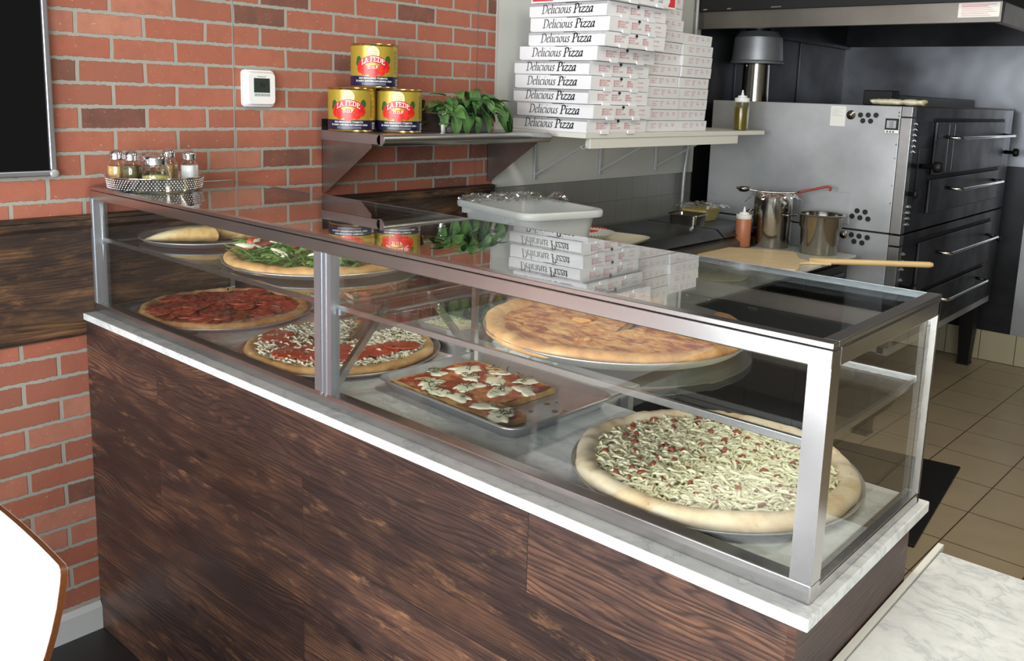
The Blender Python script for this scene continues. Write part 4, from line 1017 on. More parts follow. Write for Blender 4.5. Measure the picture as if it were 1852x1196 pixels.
# small boxes
def small_box(label,group):
    t=thing('small_pizza_box',(0,0,0),label,'box',group); W,D,Hh=.262,.240,.043
    bm=bmn(); prism(bm,[(-W/2,-D/2,0),(W/2-.003,-D/2,0),(W/2,-D/2,Hh),(-W/2,-D/2,Hh)],(0,D,0)); obj('box_body',bm,'cardboard',t,bevel=.002)
    bm=bmn()
    for y_,ls in ((-.075,('EXTRA CHEESE','SAUSAGE','MUSHROOM')),(-.018,('PEPPERONI','ONION','OLIVES')),(.032,('BEEF','PEPPERS')),(.075,('SPECIAL','OTHER'))):
        for k,s_ in enumerate(ls): 
            z_=.031-k*.008; put2d(bm,txt(s_,.0062,align='LEFT',res=1),lambda a,b_,y_=y_,z_=z_:(W/2-.003*(1-(z_+b_)/Hh)+.0006,y_+a,z_+b_))
    obj('side_print',bm,'pink_print',t,recalc=False); return t
ordw=['bottommost','second','third','fourth','fifth','sixth','seventh','eighth','ninth','tenth','eleventh','twelfth']
first=None; ps=.0447
for st_,(n_,x0_,y0_) in enumerate(((12,.268,2.115),(9,.262,2.362))):
    grp=('small pizza boxes in the tall middle stack','small pizza boxes in the rear stack')[st_]
    gj=random.Random(st_+5)
    for i in range(n_):
        where=('tall middle stack of small boxes' if st_==0 else 'shorter rear stack of small boxes')
        lab='small white pizza box, %s%s of the %s'%(ordw[i],'' if i==0 else ' from the bottom',where)
        loc=(x0_+gj.uniform(-.006,.006)+(.012 if st_==0 and i in (8,9) else 0)+(.010 if st_==1 and i>4 else 0),y0_+(gj.uniform(-.002,.002)),zb+i*ps)
        if first is None: first=small_box(lab,grp); first.location=loc
        else: dup(first,loc,R(gj.uniform(-1,1)),lab,grp)

def squeeze(name,loc,r,h,body,fill,label,lvl):
    t=thing(name,loc,label,'bottle')
    bm=bmn(); lathe(bm,[(0,0),(r*.94,0),(r,.004),(r,h*.70),(r*.96,h*.715),(r*.9,h*.72)],28); obj('bottle_body',bm,body,t,auto=50)
    if fill: bm=bmn(); lathe(bm,[(0,.0015),(r*.93,.0015),(r*.93,h*lvl),(0,h*lvl)],24); obj('liquid',bm,fill,t,auto=50)
    bm=bmn(); lathe(bm,[(r*.98,h*.70),(r*1.01,h*.705),(r*1.01,h*.80),(r*.7,h*.81),(r*.62,h*.83),(r*.58,h*.86),(r*.22,h*.865),(r*.16,h*.92),(r*.08,h),(0,h)],28); obj('nozzle_cap',bm,'white_plastic',t,auto=50)
squeeze('oil_squeeze_bottle',(.375,2.83,1.3915),.034,.185,'oil_glass','oil','clear squeeze bottle of green oil at the far end of the white shelf',.56)

# ---------------------------------------------------------------- preparation unit along the wall
t=thing('prep_unit',(.45,2.1,0),'refrigerated steel prep unit along the left wall with hinged lids','prep table')
bm=bmn(); box(bm,.02,.50,1.24,2.97,.10,.835); box(bm,.50,.88,1.57,2.97,.10,.847); obj('cabinet',bm,'black_metal',t,True)
for i in range(3):
    bm=bmn(); box(bm,.88,.892,1.59+i*.46,2.04+i*.46,.13,.82); dr=obj('door',bm,'black',t,True,bevel=.003)
    bm=bmn(); box(bm,.892,.900,1.64+i*.46,1.99+i*.46,.770,.785); obj('handle',bm,'steel_black',dr,True)
bm=bmn(); box(bm,.02,.50,1.22,2.97,.835,.862); obj('counter_rail',bm,'steel',t,True,bevel=.002)
bm=bmn(); prism(bm,[(.02,1.20,.862),(.47,1.20,.862),(.47,1.20,.885),(.43,1.20,.905),(.02,1.20,.905)],(0,1.77,0)); obj('topping_rail',bm,'steel_mid',t,True)
for a,b_ in ((1.20,2.605),(2.625,2.965)):
    bm=bmn(); prism(bm,[(.02,a,.907),(.44,a,.907),(.452,a,.912),(.412,a,.943),(.405,a,.946),(.02,a,.946)],(0,b_-a,0)); l=obj('hinged_lid',bm,'steel_lid',t,True,bevel=.002)
    bm=bmn(); tube(bm,arc([(.432,(a+b_)/2-.05,.928),(.455,(a+b_)/2-.05,.935),(.455,(a+b_)/2+.05,.935),(.432,(a+b_)/2+.05,.928)],4,.012),.004,8); obj('lid_handle',bm,'steel',l,True,smooth=True)
for xx in (.08,.82):
    for yy in (1.62,2.9): bm=bmn(); lathe(bm,[(0,0),(.025,0),(.025,.02),(.018,.03),(.018,.10),(0,.10)],16,(xx,yy,0)); obj('foot',bm,'steel_dull',t,True,smooth=True)
t=thing('marble_board',(.7,2.25,.838),'grey-white marble work slab on the front of the prep unit','board')
bm=bmn(); box(bm,.503,.922,1.545,2.975,.8480,.860); obj('slab',bm,'marble_grey',t,True,bevel=.002)

t=thing('dough_round',(.745,2.03,.860),'flat round of raw dough on the marble slab, seen through the case top','dough')
bm=bmn(); lathe(bm,[(0,.0003),(.118,.0003),(.122,.003),(.116,.006),(0,.0065)],48)
for v_ in bm.verts: v_.co.xy*=1+.05*wob(math.atan2(v_.co.y,v_.co.x),4)
obj('dough_disc',bm,'dough',t,smooth=True)

# bus tub with cling film
t=thing('bus_tub',(.292,1.44,.947),'pale grey plastic bus tub standing behind the glass case','tub',rz=R(-14))
w,d,h=.495,.36,.185
bm=bmn()
def L2(ww,dd,r,z): return [(q[0],q[1],z) for q in rrect(ww,dd,r,8)]
loft(bm,[L2(w-.12,d-.11,.05,0),L2(w-.10,d-.09,.055,.008),L2(w-.055,d-.05,.055,h-.03),L2(w-.05,d-.045,.055,h-.022),L2(w-.004,d-.004,.062,h-.024),L2(w,d,.064,h-.018),L2(w,d,.064,h-.006),L2(w-.008,d-.008,.062,h),L2(w-.045,d-.040,.055,h),L2(w-.055,d-.05,.052,h-.008),L2(w-.105,d-.095,.05,.006)])
obj('tub_body',bm,'tub',t,auto=55)
for xx in (-.16,.12):
    bm=bmn(); box(bm,xx,xx+.005,-d/2+.004,-d/2+.026,h-.044,h-.022); box(bm,xx-.012,xx-.008,-d/2+.004,-d/2+.026,h-.044,h-.022); obj('rim_rib',bm,'tub',t)
def crinkle(name,label,loc,fn,nx,ny,amp,mat='film',par=None,seed=0,cat='wrap'):
    bm=bmn(); vs={}
    for i in range(nx+1):
        for j in range(ny+1):
            x,y,z=fn(i/nx,j/ny); q=Vector((i*.8,j*.8,seed)); q2=Vector((i*.33,j*.33,seed+5))
            n1=noise.noise_vector(q)*amp+noise.noise_vector(q2)*amp*1.4; vs[i,j]=bm.verts.new((x+n1.x,y+n1.y,z+n1.z))
    for i in range(nx):
        for j in range(ny): bm.faces.new([vs[i,j],vs[i+1,j],vs[i+1,j+1],vs[i,j+1]])
    if par is None:
        t_=thing(name,loc,label,cat); o=obj('film_sheet',bm,mat,t_,smooth=False,recalc=False); return t_
    return obj(name,bm,mat,par,smooth=False,recalc=False)
cf_=crinkle('cling_film','crumpled clear cling film bunched in the left end of the bus tub',(.292,1.44,.947),lambda u,v_:(-.240+.13*u,-.165+.33*v_,.192+.012-.04*abs(u-.5)),24,40,.009)
cf_.rotation_euler=(0,0,R(-14))
crinkle("film_tail","",None,lambda u,v_:(-.252+.008*u,-.15+.12*v_,.175-.06*u),10,16,.005,par=cf_)
crinkle("film_peak","",None,lambda u,v_:(-.10+.12*u,.12+.05*v_,.188+.035*math.sin(PI*u)*v_),18,10,.006,par=cf_)

# crumpled paper, plate, lids behind the case
t=thing('crumpled_paper',(.80,.56,.895),'crumpled white paper behind the case, left of the plain cheese pizza','paper')
t.location=(1.08,.545,.895)
bm=bmn(); bmesh.ops.create_icosphere(bm,subdivisions=4,radius=.055)
for v_ in bm.verts:
    n_=v_.co.normalized(); v_.co=Vector((n_.x*.085,n_.y*.055,n_.z*.030))*(1+.35*noise.noise(n_*3.1)+.22*noise.noise(n_*7))
    v_.co.z=max(v_.co.z,-.028)+.0285
obj('paper_ball',bm,'paper',t)
def fluted_plate(name,loc,r,label,tilt=0):
    t=thing(name,loc,label,'plate'); bm=bmn(); n=96; rings=[]
    for q,z in ((0.62,0),(.70,.003),(.98,.020),(1,.021)):
        rings.append([bm.verts.new((r*q*math.cos(2*PI*k/n),r*q*math.sin(2*PI*k/n),z+(.0025*math.cos(k*PI/1.0) if q>.68 else 0))) for k in range(n)])
    for a,b_ in zip(rings,rings[1:]):
        for k in range(n): bm.faces.new([a[k],a[(k+1)%n],b_[(k+1)%n],b_[k]])
    bm.faces.new(rings[0]); o=obj('plate_rim',bm,'paper',t,solid=.001,smooth=True); return t
fluted_plate('paper_plate',(.245,1.86,.965),.110,'fluted white paper plate on the prep lid beside the bus tub')
t=thing('serving_tray',(.325,1.93,.947),'off-white tray under the paper plate on the prep lid','tray',rz=R(10))
bm=bmn(); loft(bm,[L2(.20,.26,.06,0),L2(.235,.295,.07,.014),L2(.24,.30,.072,.0165),L2(.225,.285,.068,.015),L2(.195,.255,.058,.003)]); obj('tray_body',bm,'cream' if 0 else 'dough',t,auto=50)
t=thing('red_lid',(.185,1.985,.966),'small red plastic lid peeking out behind the paper plate','lid')
bm=bmn(); lathe(bm,[(0,0),(.055,0),(.058,.003),(.058,.010),(.054,.014),(0,.012)],32); obj('lid_disc',bm,'solid_red',t,auto=40)

hotel_pan('steel_food_pan',(.225,2.66,.946),.155,.14,.050,'small empty steel pan on the far prep lid',R(8),'steel_pot')
t=thing('cheese_tub',(.185,2.845,.946),'clear plastic tub of grated yellow cheese under cling film','tub')
bm=bmn(); loft(bm,[L2(.11,.13,.02,.002),L2(.145,.165,.02,.055)]); obj('grated_cheese',bm,'grated',t)
bm=bmn(); loft(bm,[L2(.115,.135,.02,0),L2(.155,.175,.022,.072),L2(.165,.185,.022,.074)],cap1=False); obj('tub_body',bm,'jar_glass',t)
crinkle('film_cover','',None,lambda u,v_:(-.10+.20*u,-.11+.22*v_,.080-.10*max(0,abs(u-.5)-.38)-.10*max(0,abs(v_-.5)-.38)),24,24,.006,par=t)

# stock pots
def pot(name,loc,r,h,label,band=False):
    t=thing(name,loc,label,'pot')
    if not band: prof=[(0,0),(r*.97,0),(r,.006),(r,h-.004),(r+.004,h-.001),(r+.004,h+.001),(r-.002,h),(r-.004,h-.006),(r-.004,.01),(0,.008)]
    else: prof=[(0,0),(r*.80,0),(r*.83,.005),(r*.87,h*.62),(r*.95,h*.68),(r*.95,h*.93),(r*1.0,h*.96),(r*1.06,h*.965),(r*1.07,h*.98),(r*1.0,h),(r*.93,h*.985),(r*.92,h*.68),(r*.84,h*.6),(r*.8,.01),(0,.008)]
    bm=bmn(); lathe(bm,prof,56); obj('pot_body',bm,'chromeish' if 0 else 'steel_pot',t,auto=50); return t
t=pot('stock_pot',(.545,2.885,.860),.088,.235,'tall polished stock pot covered in cling film on the marble slab')
for s,c in ((-1,R(200)),(1,R(-15))):
    bm=bmn(); cx,cy=.090*math.cos(c),.090*math.sin(c); tv=Vector((-math.sin(c),math.cos(c),0)); ov=Vector((math.cos(c),math.sin(c),0)); b0=Vector((cx,cy,.16))
    tube(bm,arc([b0-tv*.035,b0-tv*.035+ov*.028,b0+tv*.035+ov*.028,b0+tv*.035],4,.012),.004,8); obj('handle',bm,'steel_pot',t,smooth=True)
crinkle('film_cover','',None,lambda u,v_:((u-.5)*.205,(v_-.5)*.205,.247-.16*max(0,math.hypot(u-.5,v_-.5)-.42)+.006*math.sin(u*9)),26,26,.006,par=t)
bm=bmn(); lathe(bm,[(0,.236),(.085,.236),(.085,.240),(0,.241)],32); obj('sauce_surface',bm,'sauce_orange',t)
l=thing('ladle',(.545,2.885,1.11),'ladle with a red hooked handle lying across the stock pot','ladle')
bm=bmn(); tube(bm,smoothpts([(-.11,-.06,.012),(-.05,-.035,.004),(.03,.0,.004),(.10,.03,.010)],4),.005,8); obj('ladle_shaft',bm,'steel_pot',l,smooth=True)
bm=bmn(); tube(bm,smoothpts([(.10,.03,.010),(.17,.06,.030),(.215,.08,.044),(.232,.087,.040),(.228,.085,.026)],4),.0055,8); obj('handle',bm,'red_handle',l,smooth=True)
bm=bmn(); lathe(bm,[(0,0),(.02,.004),(.032,.016),(.034,.024),(.032,.024),(.03,.016),(.018,.007),(0,.004)],20,(-.125,-.065,-.004)); obj('bowl',bm,'steel_pot',l,smooth=True)
pot('insert_pot',(.785,2.875,.860),.098,.182,'shorter steel pot with a stepped rim on the marble slab',True)
squeeze('sauce_squeeze_bottle',(.462,2.765,.860),.036,.185,'sauce_bottle',None,'squeeze bottle of orange sauce with a white nozzle cap by the stock pot',.6)

# pizza peel
t=thing('pizza_peel',(.80,2.42,.866),'large wooden pizza peel with a long handle lying on the marble slab','peel')
A=Vector((.560,2.335)); B_=Vector((1.290,2.800)); dr_=(B_-A).normalized(); nn=Vector((-dr_.y,dr_.x))
t.rotation_euler=(0,0,math.atan2(dr_.y,dr_.x)); t.location=(A.x,A.y,.866)
Lt=(B_-A).length
t.location=(.825,2.565,.8605); t.rotation_euler=(0,0,R(26))
pts=[(.14,.016),(.05,.024),(.012,.06),(0,.21),(-.01,.228),(-.25,.225)]
for a in range(95,266,10):
    pts.append((-.27-.155*max(0,-math.cos(R(a)))**.8,.222*math.sin(R(a))))
pts+=[(-.25,-.225),(-.01,-.228),(0,-.21),(.012,-.06),(.05,-.024),(.14,-.016)]
bm=bmn(); prism(bm,[(x,y,0) for x,y in pts],(0,0,.010)); obj('blade',bm,'peel',t,bevel=.003)
bm=bmn(); tube(bm,[(.05,0,.011),(.14,0,.015),(.52,0,.032),(.535,0,.033)],[.014,.0125,.0125,.008],12); obj('handle',bm,'peel_handle',t,smooth=True)
bm=bmn(); pp=[(-.27-.157*max(0,-math.cos(R(a)))**.8,.224*math.sin(R(a))) for a in range(110,240,6)]
for a_,b_ in zip(pp,pp[1:]): 
    vs=[bm.verts.new(q) for q in ((a_[0],a_[1],.0102),(b_[0],b_[1],.0102),(b_[0]+.012,b_[1]*.95,.0102),(a_[0]+.012,a_[1]*.95,.0102))]; bm.faces.new(vs)
obj('charred_edge',bm,'can_brown',t)

# ---------------------------------------------------------------- deck oven
ov=thing('deck_oven',(.6,3.9,0),'large stainless two-deck pizza oven on black legs','oven')
ox0,ox1,oy0,oy1=.095,1.08,3.052,4.775
bm=bmn(); box(bm,ox0,1.030,oy0,oy1,.965,1.527); obj('upper_deck',bm,'steel_dull',ov,True,bevel=.003)
bm=bmn(); box(bm,ox0,1.030,oy0+.002,oy1,.44,.958); obj('lower_deck',bm,'steel_dull',ov,True,bevel=.003)
bm=bmn(); box(bm,ox0+.01,1.02,oy0+.01,oy1-.01,.955,.968); obj('deck_gap',bm,'black_metal',ov,True)
for z0_,z1_ in ((.44,.905),(.912,.958),(.965,1.478),(1.482,1.527)):
    bm=bmn(); box(bm,1.032,1.079,oy0-.002,oy0+.05,z0_,z1_); obj('corner_trim',bm,'steel',ov,True,bevel=.002)
bm=bmn(); box(bm,1.030,1.078,oy0+.05,oy1,.44,.958); box(bm,1.030,1.078,oy0+.05,oy1,.966,1.527); obj('front_panel',bm,'steel_black',ov,True,bevel=.002)
bm=bmn(); box(bm,1.02,1.07,oy0+.02,oy1-.02,.40,.44); box(bm,ox0+.05,ox0+.1,oy0+.02,oy1-.02,.40,.44); box(bm,ox0+.05,1.05,oy0+.02,oy0+.06,.405,.44); obj('base_rail',bm,'steel_dull',ov,True)
def door(y0_,y1_,z0_,z1_,hz,ha,hb,mat='steel_black'):
    bm=bmn(); box(bm,1.078,1.092,y0_,y1_,z0_,z1_); d=obj('door',bm,mat,ov,True,bevel=.004)
    bm=bmn(); box(bm,1.0782,1.0805,y0_-.01,y1_+.01,z1_,z1_+.016); obj('door_gap',bm,'black',ov,True)
    bm=bmn(); tube(bm,arc([(1.09,ha,hz),(1.155,ha,hz-.004),(1.155,hb,hz-.004),(1.09,hb,hz)],6,.05),.008,10); obj('handle',bm,'chrome',d,True,smooth=True)
    return d
door(3.375,4.58,1.215,1.462,1.392,3.52,4.55); door(3.36,4.55,1.035,1.195,1.145,3.62,4.42)
door(3.30,4.53,.672,.905,.835,3.56,4.45); door(3.34,4.47,.492,.650,.600,3.60,4.34)
for (y_,z_) in ((3.55,1.36),(3.64,1.36)):
    bm=bmn(); box(bm,1.0915,1.0925,y_,y_+.006,1.23,1.45); obj('door_rib',bm,'steel_dull',ov,True)
def knob(y_,z_,r_=.02,L_=.045,nm='knob'):
    bm=bmn(); lathe(bm,[(0,0),(r_*.5,0),(r_*.4,L_*.55),(r_,L_*.6),(r_*1.05,L_*.85),(r_*.8,L_),(0,L_)],18,(1.078,y_,z_),'X'); obj(nm,bm,'black_metal',ov,True,smooth=True)
knob(3.25,1.262,.024,.09); knob(4.70,1.29,.022,.07); knob(3.128,1.142,.020,.035); knob(3.19,.705,.02,.06); knob(4.62,.80,.018,.05)
bm=bmn(); box(bm,1.078,1.081,3.19,3.31,1.10,1.345); obj('control_plate',bm,'steel_black',ov,True,bevel=.001)
for grp_ in ((1.33,1.452,6,3.125),(1.005,1.085,4,3.12),(.80,.87,3,3.11),(.70,.75,2,3.11)):
    z0_,z1_,n_,y_=grp_
    for k in range(n_):
        z_=z0_+(z1_-z0_)*k/max(1,n_-1); bm=bmn(); prism(bm,[(1.078,y_-.016,z_),(1.088,y_-.016,z_-.003),(1.078,y_-.016,z_+.008)],(0,.032,0)); obj('vent_louver',bm,'steel',ov,True)
# holes and fittings on the side
def sidehole(x_,z_,r_=.0115):
    bm=bmn(); lathe(bm,[(0,0),(r_,0),(r_,.0015),(0,.0015)],24,(x_,oy0-.0025,z_),'Y'); obj('vent_hole',bm,'black',ov,True)
for x_,z_ in ((.851,1.482),(.886,1.483),(.921,1.484),(.864,1.457),(.899,1.457)): sidehole(x_,z_)
for x_,z_ in ((.877,1.050),(.914,1.048),(.856,1.023),(.893,1.020),(.930,1.018)): sidehole(x_,z_,.012)
for x_,z_ in ((.861,.937),(.897,.935),(.935,.933),(.876,.908),(.913,.906)): sidehole(x_,z_,.012)
for x_,z_,r_ in ((.808,1.481,.021),(.825,.934,.018)):
    bm=bmn(); lathe(bm,[(0,-.012),(r_*.45,-.012),(r_*.5,-.006),(r_*.8,-.006),(r_*.85,-.003),(r_,-.003),(r_,0),(0,0)],28,(x_,oy0-.001,z_),'Y'); obj('side_fitting',bm,'steel_pot',ov,True,smooth=True)
bm=bmn(); box(bm,.603,.842,oy0-.006,oy0-.0005,.985,1.128); obj('access_panel',bm,'steel_dull',ov,True,bevel=.001)
for z_ in (1.50,1.485,1.36,1.30,1.18,1.1):
    bm=bmn(); bmesh.ops.create_icosphere(bm,subdivisions=2,radius=.004,matrix=Matrix.Translation((1.022,oy0-.001,z_))); obj('rivet',bm,'steel',ov,True,smooth=True)
s=thing('instruction_sticker',(.746,oy0,1.472),'pale paper instruction sticker on the upper side of the oven','sticker')
bm=bmn(); box(bm,.712,.783,oy0-.0012,oy0-.0002,1.428,1.518); obj('paper_sheet',bm,'paper',s,True)
bm=bmn()
for k in range(7): put2d(bm,quad2(-.028,.026-.012*((k*5)%3),-.0006,.0006),faceY(.746,oy0-.0014,1.508-k*.0055))
obj('print_lines',bm,'button_grey',s,True,recalc=False)
s=thing('digital_timer',(.998,oy0,1.445),'small black digital timer with white buttons stuck on the oven side','timer')
bm=bmn(); box(bm,.969,1.030,oy0-.014,oy0-.001,1.408,1.474); obj('timer_body',bm,'white_plastic',s,True,bevel=.003)
bm=bmn(); box(bm,.970,1.029,oy0-.0155,oy0-.014,1.423,1.473); obj('bezel',bm,'black',s,True,bevel=.001)
bm=bmn(); box(bm,.977,1.018,oy0-.0165,oy0-.0155,1.431,1.464); obj('display',bm,'button_grey',s,True)
bm=bmn()
for k in range(3): put2d(bm,txt('0:00',.010,bold=.01),faceY(.998,oy0-.0168,1.456-k*.0095))
obj('digits',bm,'lcd_dark',s,True,recalc=False)
for k in range(3): bm=bmn(); lathe(bm,[(0,-.003),(.004,-.003),(.004,0),(0,0)],14,(.982+k*.013,oy0-.014,1.4155),'Y'); obj('button',bm,'grey_print',s,True)
# legs
for x_ in (.985,.14):
    for y_ in (3.10,4.72):
        bm=bmn(); loft(bm,[[(x_-.030,y_-.035,.012),(x_+.030,y_-.035,.012),(x_+.030,y_+.035,.012),(x_-.030,y_+.035,.012)],[(x_-.045,y_-.06,.40),(x_+.045,y_-.06,.40),(x_+.045,y_+.06,.40),(x_-.045,y_+.06,.40)]]); lg=obj('leg',bm,'black_metal',ov,True)
        bm=bmn(); box(bm,x_-.035,x_+.035,y_-.04,y_+.04,0,.012); obj('foot',bm,'steel_black',lg,True)
# things on the oven
t=thing('kitchen_towel',(.99,3.12,1.529),'folded cream cloth lying on the top corner of the oven','towel',rz=R(-6))
bm=bmn(); loops=[]
for i in range(22):
    u=i/21; x_=-.115+.23*u; k=.85+.25*noise.noise(Vector((u*6,1,2))); lp=[]
    for j in range(16):
        a=2*PI*j/16; lp.append((x_+.006*math.sin(a*2),.040*k*math.cos(a)+.006*noise.noise(Vector((u*9,j*.4,0))),max(0,.015+.015*k*math.sin(a)+.003*noise.noise(Vector((u*14,j*.7,3))))))
    loops.append(lp)
loft(bm,loops); obj('cloth_roll',bm,'towel',t,smooth=True)
t=thing('oven_flue_box',(.8,4.2,1.528),'black flue bar running back along the top of the oven','flue')
bm=bmn(); box(bm,.74,.83,3.45,4.87,1.528,1.582); obj('flue_bar',bm,'black_metal',t,True,bevel=.004)
bm=bmn(); box(bm,.72,.86,3.40,3.50,1.528,1.60); obj('flue_end',bm,'black',t,True,bevel=.006)
bm=bmn(); box(bm,1.0,1.06,3.3,4.87,1.528,1.536); obj('heat_stained_strip',bm,'can_brown',t,True)
t=thing('vent_duct',(.12,3.44,1.528),'grey round metal vent with a conical hood rising from the oven','duct')
bm=bmn(); lathe(bm,[(.072,0),(.070,.10),(.068,.215),(.0,.215)],40); obj('pipe',bm,'steel_pot',t,auto=50)
bm=bmn(); lathe(bm,[(.060,.20),(.138,.195),(.142,.205),(.133,.212),(.124,.33),(.118,.335),(.100,.36),(.0,.37)],48); obj('conical_hood',bm,'steel_dull',t,auto=40)
bm=bmn(); lathe(bm,[(0,.36),(.07,.36),(.07,.62),(0,.62)],32); obj('upper_pipe',bm,'steel_black',t,auto=50)
bm=bmn(); tube(bm,[(-.02,-.075,.195),(-.02,-.075,.175)],.004,8); obj('bolt',bm,'chrome',t,smooth=True)

# ---------------------------------------------------------------- exhaust hood
hd=thing('exhaust_hood',(.7,3.9,1.87),'big exhaust hood over the oven, black above a stainless lip','range hood')
hx,hy=1.40,3.0
bm=bmn(); prism(bm,[(.001,hy,1.872),(.001,hy,1.955),(.001,hy+.05,1.962),(.001,hy+.03,1.872)],(hx-.001,0,0)); obj('front_lip',bm,'steel_mid',hd,True,bevel=.002)
bm=bmn(); box(bm,hx-.03,hx,hy+.03,BY-.001,1.872,1.955); obj('side_lip',bm,'steel_dull',hd,True,bevel=.002)
bm=bmn(); prism(bm,[(.001,hy-.02,1.955),(hx+.004,hy-.02,1.955),(hx+.004,BY-.001,1.955),(hx-.02,BY-.001,1.955),(hx-.02,hy+.02,1.955),(.001,hy+.02,1.955)],(0,0,CZ-1.956)); obj('black_casing',bm,'black_metal',hd,True)
bm=bmn(); box(bm,.001,hx-.02,hy+.02,BY-.001,2.35,2.37); obj('inner_roof',bm,'black_metal',hd,True)
for k in range(3): bm=bmn(); tube(bm,[(.05+k*.13+.1*(k==2),hy-.021,1.962),(.07+k*.13+.1*(k==2)+.03*(k==2),hy-.021,1.963)],.003,6); obj('casing_screw',bm,'chrome',hd,True)
s=thing('hood_notice',(1.31,hy,1.915),'white notice with red lines of text on the right end of the hood lip','sticker')
bm=bmn(); box(bm,1.235,1.392,hy-.0015,hy-.0003,1.893,1.950); obj('paper_sheet',bm,'paper',s,True)
bm=bmn()
for k in range(7): put2d(bm,quad2(-.066,.066-.01*((k*3)%4),-.0013 if k<2 else -.0008,.0013 if k<2 else .0008),faceY(1.3135,hy-.0018,1.943-k*.0072))
obj('print_lines',bm,'pink_print',s,True,recalc=False)

# ---------------------------------------------------------------- floor mat
t=thing('rubber_mat',(1.25,2.5,0),'black rubber mat on the beige kitchen floor behind the counter','mat')
bm=bmn(); prism(bm,[(.93,2.03,0.001),(1.545,2.12,.001),(1.455,2.985,.001),(.93,2.90,.001)],(0,0,.010)); obj('mat_sheet',bm,'black_rubber',t,True,bevel=.003)
t=thing('low_stool_crate',(1.0,3.3,0),'dark shallow tray on the floor under the oven','tray')
bm=bmn(); loft(bm,[[(.80+q[0],3.42+q[1],z) for q in rrect(w_,w_*1.2,.03)] for w_,z in ((.30,.002),(.34,.05),(.345,.052),(.33,.05))]+[[(.80+q[0],3.42+q[1],.006) for q in rrect(.29,.35,.03)]]); obj('tray_body',bm,'steel_black',t,True)

# ---------------------------------------------------------------- customer side: chair and table
def chair(loc,rz,label):
    t=thing('cafe_chair',loc,label,'chair','white bentwood chairs',rz)
    # shell profile: back, bend, seat; local +Y is the back side, x across
    prof=[]
    for i in range(9): u=i/8; prof.append((.215-.055*u,.81-.36*u+.0,'b',u))
    path=[(.235,.803),(.234,.799),(.233,.792),(.231,.780),(.226,.74),(.219,.70),(.212,.66),(.205,.62),(.197,.57),(.186,.52),(.170,.485),(.140,.455),(.09,.447),(.02,.450),(-.06,.455),(-.14,.456),(-.20,.445),(-.225,.425)]
    wid=[.374,.390,.395,.398,.388,.374,.352,.318,.295,.282,.275,.285,.33,.38,.41,.42,.41,.36]
    def surf(off,ins=0):
        rows=[]
        for i,(y,z) in enumerate(path):
            a=path[max(i-1,0)]; b_=path[min(i+1,len(path)-1)]; d_=Vector((b_[0]-a[0],b_[1]-a[1])).normalized(); n_=Vector((-d_.y,d_.x))
            row=[]
            for k in range(11):
                s_=-1+2*k/10; w_=wid[i]/2-ins; curve=.005*(1-s_*s_)
                row.append((s_*w_,y+n_.x*off+(curve if i<10 else 0),z+n_.y*off+(-.004*(1-s_*s_) if i>12 else 0)))
            rows.append(row)
        return rows
    for nm,o0,o1,ins,mt_ in (('ply_shell',-.0048,.0048,0,'ply_edge'),('laminate_face',.0048,.0056,.0015,'laminate_white'),('laminate_back',-.0056,-.0048,.0015,'laminate_white')):
        bm=bmn(); A_=[[bm.verts.new(p_) for p_ in r_] for r_ in surf(o0,ins)]; Bq=[[bm.verts.new(p_) for p_ in r_] for r_ in surf(o1,ins)]
        n_=len(A_)
        for i in range(n_-1):
            for k in range(10):
                bm.faces.new([A_[i][k],A_[i][k+1],A_[i+1][k+1],A_[i+1][k]]); bm.faces.new([Bq[i][k],Bq[i+1][k],Bq[i+1][k+1],Bq[i][k+1]])
            for k in (0,10): bm.faces.new([A_[i][k],A_[i+1][k],Bq[i+1][k],Bq[i][k]])
        for i in (0,n_-1):
            for k in range(10): bm.faces.new([A_[i][k],Bq[i][k],Bq[i][k+1],A_[i][k+1]])
        obj(nm,bm,mt_,t,auto=50)
    for sx_ in (-1,1):
        for y_,yt in ((.20,.10),(-.19,-.12)):
            bm=bmn(); tube(bm,[(sx_*.20,y_,.0),(sx_*.14,yt,.440)],.011,10); obj('leg',bm,'chrome',t,smooth=True)
    return t
chair((.89,-.722,0),R(0),'white bentwood chair with brown ply edge, lower left foreground')
chair((1.42,-1.02,0),R(-90),'white bentwood chair at the right end of the cafe table')
t=thing('cafe_table',(.72,-1.05,0),'white cafe table with a wooden edge in front of the counter','table',rz=0)
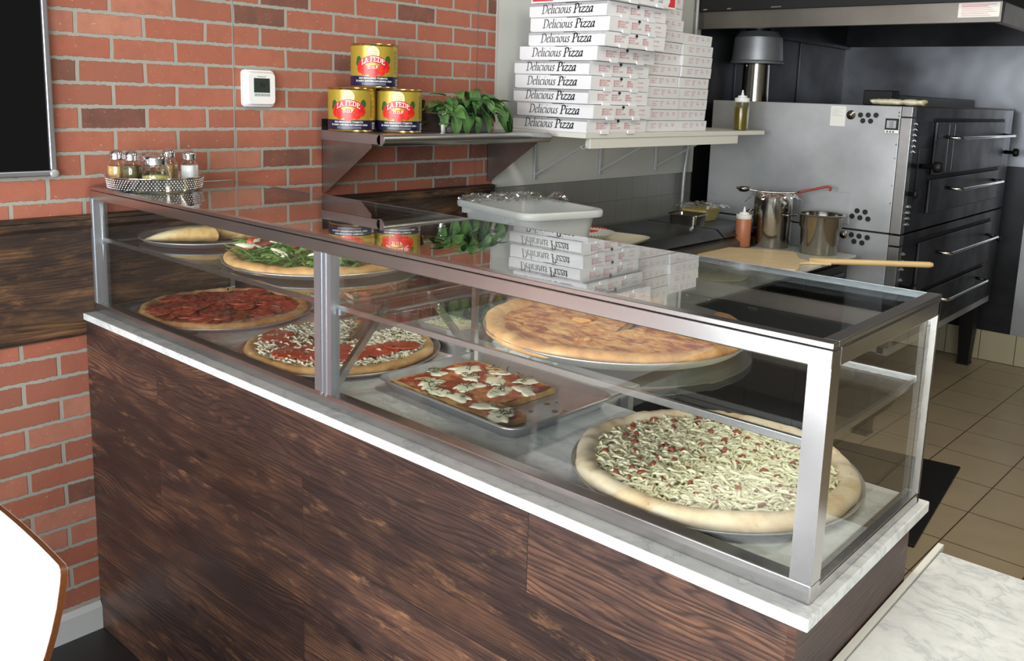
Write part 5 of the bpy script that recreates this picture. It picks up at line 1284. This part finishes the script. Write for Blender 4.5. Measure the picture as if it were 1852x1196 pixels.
t.location=(.62,-1.12,0)
bm=bmn(); lp=rrect(.90,.62,.05); loft(bm,[[(x,y,.724) for x,y in lp],[(x,y,.750) for x,y in lp]]); obj('edge_band',bm,'ply_edge',t)
bm=bmn(); lp=rrect(.89,.61,.045); loft(bm,[[(x,y,.7502) for x,y in lp],[(x,y,.7515) for x,y in lp]]); obj('table_top',bm,'laminate_white',t)
bm=bmn(); lathe(bm,[(0,0),(.22,0),(.22,.012),(.04,.03),(.035,.04),(.035,.724),(0,.724)],32); obj('pedestal',bm,'black_metal',t,auto=40)

# ---------------------------------------------------------------- light: daylight through the shop windows, added overhead fills
def area(name,loc,rot,sx,sy,pw,col=(1,1,1)):
    l=bpy.data.lights.new(name,'AREA'); l.shape='RECTANGLE'; l.size=sx; l.size_y=sy; l.energy=pw; l.color=col
    o=bpy.data.objects.new(name,l); COL.objects.link(o); o.location=loc; o.rotation_euler=rot; return o
for i,(a,b_) in enumerate(wins):
    area('window_daylight',((a+b_)/2,FY-.2,(wz0+wz1)/2),(R(90),0,0),(b_-a)+.1,wz1-wz0+.1,WINP,(.96,.98,1.0))
for i,(x,y) in enumerate(((1.9,2.2),(2.2,.4),(3.4,2.6))):
    area('ceiling_fill',(x,y,CZ-.03),(0,0,0),1.2,.3,KITP*(2.6 if i==1 else 1),(1.0,.93,.80))  # unseen fills added overhead, the second stronger to brighten the case
w=bpy.data.worlds.new('world'); sc.world=w; w.use_nodes=True; bg=w.node_tree.nodes['Background']; bg.inputs[0].default_value=(.75,.8,.9,1); bg.inputs[1].default_value=.6
sc.view_settings.view_transform='Standard'; sc.view_settings.look='None'; sc.view_settings.gamma=1; sc.view_settings.use_curve_mapping=False; sc.view_settings.exposure=EXPO
cy=sc.cycles; cy.max_bounces=9; cy.diffuse_bounces=4; cy.glossy_bounces=5; cy.transmission_bounces=4; cy.transparent_max_bounces=32; cy.use_denoising=True; cy.sample_clamp_indirect=6; cy.caustics_reflective=False; cy.caustics_refractive=False; cy.use_adaptive_sampling=True
